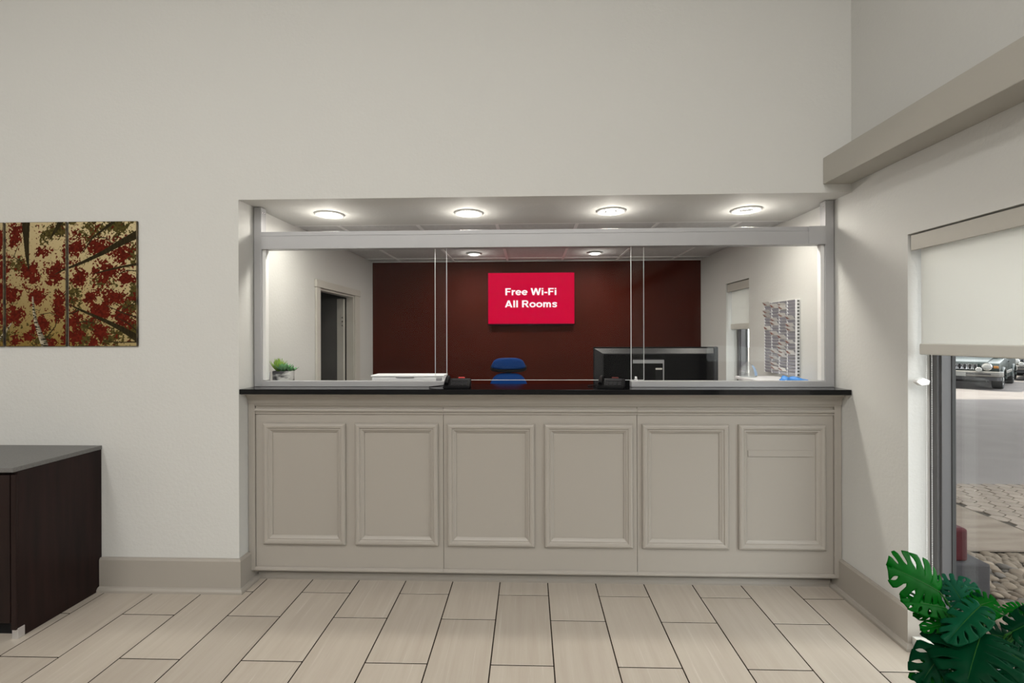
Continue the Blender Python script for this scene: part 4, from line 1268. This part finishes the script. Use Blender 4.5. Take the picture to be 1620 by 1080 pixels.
def suv(name, label, paint, loc, rz):
    t = thing(name, label, 'car', loc); t.rotation_euler = (0, 0, rz)

    K = 0.80   # low body: heights below are for a taller car

    def part(nm, mb, m, par=t, bev=0.0, seg=2, smooth=False, keep=False):
        if not keep:
            mb.v = [(x, y, z * K) for x, y, z in mb.v]
        return link(nm, mb.mesh(nm, bev, seg, smooth), m, par)
    # lower body with wheel arches cut into the side profile
    def arch(cy, z0=0.40, r=0.43, n=10):
        return [(cy + r * math.cos(math.pi - math.pi * k / n), 0.36 + r * math.sin(math.pi * k / n) if 0 < k < n else z0) for k in range(n + 1)]
    prof = [(-2.18, 0.48)] + [(-1.75, 0.40)] + arch(-1.30) + [(-0.85, 0.36), (0.88, 0.36)] + arch(1.33) + [(1.78, 0.42), (2.06, 0.48), (2.08, 0.90), (2.02, 1.00), (1.90, 1.03), (0.72, 1.13), (-2.12, 1.12), (-2.20, 1.00)]
    part('body', MB().prism(prof, 'x', -0.86, 0.86), paint, t, 0.035, 3, True)
    part('hood', MB().prism([(0.70, 1.125), (1.92, 1.035), (1.99, 1.005), (2.02, 1.015), (1.93, 1.062), (0.72, 1.165)], 'x', -0.60, 0.60), paint, t, 0.015, 2, True)
    gh = [(-0.81, -2.12, 1.11), (0.81, -2.12, 1.11), (0.81, 0.72, 1.11), (-0.81, 0.72, 1.11), (-0.64, -1.98, 1.76), (0.64, -1.98, 1.76), (0.64, 0.02, 1.76), (-0.64, 0.02, 1.76)]
    part('cabin', MB().raw(gh, [(0, 3, 2, 1), (4, 5, 6, 7), (0, 1, 5, 4), (1, 2, 6, 5), (2, 3, 7, 6), (3, 0, 4, 7)]), paint, t, 0.04, 3, True)
    part('windshield', MB().raw([(-0.70, 0.69, 1.17), (0.70, 0.69, 1.17), (0.585, 0.085, 1.71), (-0.585, 0.085, 1.71), (-0.70, 0.63, 1.17), (0.70, 0.63, 1.17), (0.585, 0.02, 1.71), (-0.585, 0.02, 1.71)],
                                [(0, 1, 2, 3), (7, 6, 5, 4), (0, 4, 5, 1), (1, 5, 6, 2), (2, 6, 7, 3), (3, 7, 4, 0)]), 'dark_glass', t)
    for s in (-1, 1):
        for (y0, y1, q0, q1) in ((-0.12, 0.52, -0.12, 0.06), (-1.02, -0.20, -1.0, -0.20), (-1.92, -1.10, -1.82, -1.10)):
            vs = [(s * 0.815, y0, 1.18), (s * 0.815, y1, 1.18), (s * 0.675, q1, 1.68), (s * 0.675, q0, 1.68)]
            vs += [(x - s * 0.03, y, z) for x, y, z in vs]
            part('side_window', MB().raw(vs, [(0, 1, 2, 3), (7, 6, 5, 4), (0, 4, 5, 1), (1, 5, 6, 2), (2, 6, 7, 3), (3, 7, 4, 0)]), 'dark_glass', t)
        part('wing_mirror', B(s * 0.84, s * 1.02, 0.45, 0.56, 1.13, 1.28), 'black_matte', t, 0.03)
        part('roof_rail', MB().tube([(s * 0.58, -1.9, 1.76), (s * 0.58, -1.8, 1.82), (s * 0.58, -0.1, 1.82), (s * 0.58, 0.0, 1.76)], 0.018, 8), 'black_matte', t)
        hl = part('headlight', MB().lathe([(0.100, 2.06), (0.100, 2.092), (0.085, 2.106), (0.03, 2.112)], (s * 0.60, 0, 0.70), 20, 'y'), 'lamp_glass', t, smooth=True, keep=True)
        part('bezel', MB().lathe([(0.118, 2.05), (0.118, 2.09), (0.100, 2.095), (0.100, 2.05)], (s * 0.60, 0, 0.70), 20, 'y'), 'chrome', hl, smooth=True, keep=True)
        part('fog_light', MB().lathe([(0.072, 2.18), (0.072, 2.245), (0.060, 2.258), (0.02, 2.262)], (s * 0.44, 0, 0.61), 18, 'y'), 'lamp_glass', t, smooth=True, keep=True)
        part('turn_signal', B(s * 0.74, s * 0.85, 2.02, 2.10, 0.82, 0.91), 'amber', t, 0.012)
        part('door_seam', B(s * 0.861, s * 0.863, -0.165, -0.155, 0.42, 1.10), 'black_matte', t)
        part('door_handle', B(s * 0.86, s * 0.885, -0.10, 0.06, 0.98, 1.01), 'black_matte', t)
        part('side_molding', B(s * 0.86, s * 0.89, -0.85, 0.88, 0.55, 0.66), 'bumper', t, 0.01)
        for cy in (-1.30, 1.33):
            ptsa = [(s * 0.875, cy + 0.45 * math.cos(math.pi * k / 12), 0.36 + 0.45 * math.sin(math.pi * k / 12)) for k in range(13)]
            part('wheel_flare', MB().tube(ptsa, 0.045, 8), paint, t, smooth=True)
            w = part('wheel', MB().lathe([(0.17, s * 0.64), (0.28, s * 0.64), (0.30, s * 0.67), (0.30, s * 0.85), (0.28, s * 0.88), (0.21, s * 0.885), (0.19, s * 0.86)], (0, cy, 0.30), 28, 'x'), 'tyre', t, smooth=True, keep=True)
            part('rim', MB().lathe([(0.20, s * 0.845), (0.18, s * 0.872), (0.06, s * 0.868), (0.05, s * 0.885), (0.01, s * 0.885)], (0, cy, 0.30), 20, 'x'), 'brushed', w, keep=True)
            for k in range(5):
                a = 2 * math.pi * k / 5
                part('rim_gap', B(s * 0.870, s * 0.8745, -0.03, 0.03, 0.08, 0.155), 'tyre', w, keep=True).matrix_local = Matrix.Translation((0, cy, 0.30)) @ Matrix.Rotation(a, 4, 'X')
    part('grille_panel', B(-0.46, 0.46, 2.065, 2.098, 0.74, 0.985), paint, t, 0.012)
    for k in range(7):
        x = (k - 3) * 0.115
        part('grille_slot', B(x - 0.036, x + 0.036, 2.096, 2.102, 0.765, 0.955), 'black_matte', t)
        part('slot_rim', MB().tube([(x - 0.040, 2.100, 0.765), (x - 0.040, 2.100, 0.955), (x + 0.040, 2.100, 0.955), (x + 0.040, 2.100, 0.765), (x - 0.040, 2.100, 0.765)], 0.006, 6), 'chrome', t)
    bp = [(-0.94, 1.86), (-0.94, 2.06), (-0.86, 2.17), (-0.60, 2.23), (0.60, 2.23), (0.86, 2.17), (0.94, 2.06), (0.94, 1.86)]
    part('front_bumper', MB().prism(bp, 'z', 0.50, 0.70), 'bumper', t, 0.03, 3, True)
    part('bumper_valance', MB().prism([(x * 0.95, y - 0.03) for x, y in bp], 'z', 0.36, 0.50), 'charcoal', t, 0.01)
    part('bumper_strip', B(-0.70, 0.70, 2.215, 2.240, 0.585, 0.625), 'charcoal', t, 0.004)
    part('license_plate', B(-0.16, 0.16, 2.235, 2.248, 0.50, 0.66), 'plate', t)
    part('rear_bumper', B(-0.90, 0.90, -2.32, -2.05, 0.50, 0.72), 'bumper', t, 0.03)
    part('underbody', B(-0.60, 0.60, -2.0, 2.0, 0.28, 0.50), 'black_matte', t)
    for s in (-1, 1):
        part('tail_light', B(s * 0.70, s * 0.85, -2.22, -2.10, 0.85, 1.08), 'dark_red', t, 0.01)
    return t


suv('parked_car', 'dark green off-road car with round headlights and silver bumper parked outside', 'paint_green', (14.92, 16.34, GZ0 - 0.010), math.radians(130.5))
suv('parked_car', 'black car partly cut off by the right picture edge, parked beyond the green car', 'paint_dark', (19.6, 18.5, GZ0 - 0.010), math.radians(130.5))

M['hedge'] = leafmat('hedge_leaves', (0.0235, 0.0564, 0.0094), (0.0940, 0.1316, 0.0235), 0.6, 20)
hd = MB()
rh_ = random.Random(9)
for k in range(5200):
    x = rh_.uniform(-7, 7); y = rh_.uniform(-0.8, 0.8); z = rh_.uniform(0.0, 1.5)
    if rh_.random() < 0.7:
        if rh_.random() < 0.5: y = -0.8 + rh_.uniform(0, 0.12)
        else: z = 1.5 - rh_.uniform(0, 0.12)
    p = Vector((x, y, z)); a = Vector((rh_.uniform(-1, 1), rh_.uniform(-1, 1), rh_.uniform(-1, 1))).normalized()
    b_ = a.orthogonal().normalized()
    if rh_.random() < 0.5: b_ = a.cross(b_)
    hd.raw([p - a * 0.09, p + b_ * 0.045, p + a * 0.09, p - b_ * 0.045], [(0, 1, 2, 3)])
hedge = thing('hedge', 'long green clipped hedge behind the parked cars', 'hedge', (19.5, 23.0, GZ0 - 0.012))
hedge.rotation_euler = (0, 0, math.radians(-42))
link('foliage', hd.mesh('foliage'), 'hedge', hedge)['kind'] = 'stuff'
link('branches', B(-6.9, 6.9, -0.68, 0.68, 0, 1.40).mesh('branches', 0.1), 'bedding', hedge)

# ------------------------------------------------------------------ monstera by the window
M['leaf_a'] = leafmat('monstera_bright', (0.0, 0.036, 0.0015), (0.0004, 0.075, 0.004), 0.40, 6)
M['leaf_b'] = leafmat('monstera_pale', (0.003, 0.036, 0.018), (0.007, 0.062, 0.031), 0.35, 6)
M['leaf_t'] = leafmat('monstera_teal', (0.001, 0.030, 0.010), (0.004, 0.054, 0.026), 0.32, 6)  # teal of the leaf highlight is put into the colour
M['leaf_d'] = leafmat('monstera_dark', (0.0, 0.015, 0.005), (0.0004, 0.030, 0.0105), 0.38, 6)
M['stem'] = mat('monstera_stem', (0.012, 0.060, 0.008), 0.5, spec=0.1)


def monstera_mesh(L, Wd, seed, droop=0.18, cup=0.18):
    """leaf in its own plane: x along the midrib (base at 0, tip at L), y across; slits cut between the lobes"""
    r_ = random.Random(seed)
    N, J, R = 7, 5, 9
    mb = MB()

    def outline(t):   # t 0..1 from the base notch round to the tip, one side
        a = math.pi * (1 - t)
        ex = 0.52 * L + 0.58 * L * math.cos(a) * (1.0 if t > 0.5 else 0.98)
        wy = 0.5 * Wd * (math.sin(math.pi * min(1, t * 0.94 + 0.06)) ** 0.62)
        wy *= 1.10 - 0.30 * t
        return ex, wy

    def rib(t):
        return 0.03 * L + 0.93 * L * t ** 1.15
    for side in (-1, 1):
        bt = [('open' if r_.random() < 0.62 else 'hole', r_.uniform(0.34, 0.52), r_.uniform(0.11, 0.19)) for _ in range(N + 1)]
        bt[0] = ('open', 2, 0.0); bt[N] = ('open', 2, 0.0)

        def gap(b, r):
            kind, r0, g = bt[b]
            if r <= r0: return 0.0
            if kind == 'open':
                return g * min(1, (r - r0) / 0.10) * (0.75 + 0.5 * r)
            if r > 0.86: return 0.0
            return g * 1.1 * math.sin(math.pi * (r - r0) / (0.86 - r0)) ** 0.7
        for i in range(N):
            vs = []
            jag = r_.uniform(0.93, 1.03)
            for k in range(R + 1):
                r = k / R
                ga, gb = gap(i, r), gap(i + 1, r)
                round_ = 0.13 * max(0, (r - 0.86) / 0.14) ** 2
                for j in range(J + 1):
                    f = j / J
                    lo = ga + (round_ if bt[i][0] == 'open' and 0 < i else 0)
                    hi = 1 - gb - (round_ if bt[i + 1][0] == 'open' and i + 1 < N else 0)
                    ff = lo + (hi - lo) * f
                    t = (i + ff) / N
                    ox, oy = outline(t); mx = rib(t)
                    rr = r * jag ** r
                    x = mx + (ox - mx) * rr - 0.10 * L * rr * (1 - rr)
                    yv = oy * rr
                    z = -droop * L * (x / L) ** 2 - cup * abs(yv) ** 1.6 / max(0.02, (Wd * 0.5) ** 0.6) + 0.012 * L * math.sin(9 * t * math.pi) * rr
                    z += 0.03 * L * (1 - math.exp(-abs(yv) / (0.06 * Wd)))
                    vs.append((x, side * yv, z))
            fs = []
            for k in range(R):
                for j in range(J):
                    a = k * (J + 1) + j
                    q = (a, a + 1, a + J + 2, a + J + 1)
                    fs.append(q if side > 0 else tuple(reversed(q)))
            mb.raw(vs, fs)
    me = bpy.data.meshes.new('leaf')
    me.from_pydata(mb.v, [], mb.f)
    bm = bmesh.new(); bm.from_mesh(me)
    bmesh.ops.remove_doubles(bm, verts=bm.verts, dist=0.0004)
    bmesh.ops.recalc_face_normals(bm, faces=bm.faces)
    bm.to_mesh(me); bm.free()
    me.polygons.foreach_set('use_smooth', [True] * len(me.polygons))
    return me


PX, PY = 1.515, 1.60
mp = thing('monstera_plant', 'leafy green monstera plant with split leaves in front of the window', 'plant', (PX, PY, 0))
build('pot', MB().lathe([(0.120, 0), (0.130, 0.01), (0.160, 0.26), (0.166, 0.28), (0.166, 0.30), (0.152, 0.30), (0.148, 0.26)], (PX, PY, 0), 32), 'black_matte', mp, smooth=True)
build('soil', MB().lathe([(0.148, 0.25), (0.148, 0.265), (0.03, 0.275)], (PX, PY, 0), 24), 'soil', mp)
LEAVES = [
    ((1.475, 1.74, 0.649), (1.315, 1.72, 0.748), 0.20, 'a'),
    ((1.509, 1.78, 0.649), (1.612, 1.74, 0.674), 0.094, 'b'),
    ((1.48, 1.72, 0.602), (1.328, 1.69, 0.656), 0.105, 'a'),
    ((1.501, 1.72, 0.573), (1.373, 1.7, 0.593), 0.050, 'a'),
    ((1.497, 1.7, 0.562), (1.364, 1.66, 0.573), 0.055, 'a'),
    ((1.55, 1.72, 0.603), (1.519, 1.74, 0.682), 0.103, 'b'),
    ((1.546, 1.66, 0.646), (1.384, 1.6, 0.583), 0.111, 't'),
    ((1.547, 1.7, 0.614), (1.614, 1.68, 0.658), 0.106, 'a'),
    ((1.583, 1.7, 0.588), (1.663, 1.7, 0.621), 0.051, 'a'),
    ((1.685, 1.64, 0.643), (1.624, 1.66, 0.636), 0.064, 'a'),
    ((1.673, 1.62, 0.616), (1.62, 1.62, 0.607), 0.030, 'a'),
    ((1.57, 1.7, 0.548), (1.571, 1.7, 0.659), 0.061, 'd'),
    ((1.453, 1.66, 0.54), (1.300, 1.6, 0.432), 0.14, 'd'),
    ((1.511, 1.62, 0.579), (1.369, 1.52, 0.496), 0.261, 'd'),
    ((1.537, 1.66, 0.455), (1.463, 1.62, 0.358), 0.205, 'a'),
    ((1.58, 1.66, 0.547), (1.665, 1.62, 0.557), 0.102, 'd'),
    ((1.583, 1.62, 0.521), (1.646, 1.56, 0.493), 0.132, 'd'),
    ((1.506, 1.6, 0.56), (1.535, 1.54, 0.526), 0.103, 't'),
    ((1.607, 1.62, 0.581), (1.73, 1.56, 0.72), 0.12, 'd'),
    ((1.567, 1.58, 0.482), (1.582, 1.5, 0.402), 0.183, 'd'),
    ((1.401, 1.62, 0.45), (1.273, 1.56, 0.346), 0.165, 'a'),
]
pw = Vector((PX, PY, 0))
for i, (b_, t_, w_, k_) in enumerate(LEAVES):
    b_ = Vector(b_); t_ = Vector(t_)
    ax = t_ - b_; L = ax.length / 1.06; ax.normalize()
    view = (Vector((0, 0, 1.575)) - b_).normalized()
    nh = view * 0.75 + Vector((0, 0, 0.45)) + Vector((random.uniform(-.2, .2), random.uniform(-.2, .2), 0))
    yv = nh.cross(ax).normalized(); nz = ax.cross(yv).normalized()
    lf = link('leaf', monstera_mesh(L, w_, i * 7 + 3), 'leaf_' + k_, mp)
    lf.matrix_local = Matrix.Translation(b_ - pw) @ Matrix((ax, yv, nz)).transposed().to_4x4()
    sd = lf.modifiers.new('thickness', 'SOLIDIFY'); sd.thickness = 0.0012; sd.offset = 0
    mr = MB().tube([(L * u_, 0, -0.18 * L * u_ * u_ + 0.0006) for u_ in (0.0, 0.25, 0.5, 0.75, 0.95)], [0.0022, 0.0019, 0.0015, 0.001, 0.0005], 6)
    link('midrib', mr.mesh('midrib', smooth=True), 'stem', lf)
    # petiole down to the pot
    root = Vector((PX + random.uniform(-0.05, 0.05), PY + random.uniform(-0.04, 0.05), 0.27))
    mid = (root + b_) / 2 + Vector((0, 0, 0.05)) + (b_ - Vector((PX, PY, b_.z))) * -0.12
    mid2 = b_ * 0.85 + root * 0.15 + Vector((0, 0, 0.035))
    build('petiole', MB().tube([root, mid, mid2, b_], [0.0045, 0.004, 0.0035, 0.0025], 8), 'stem', mp, smooth=True)
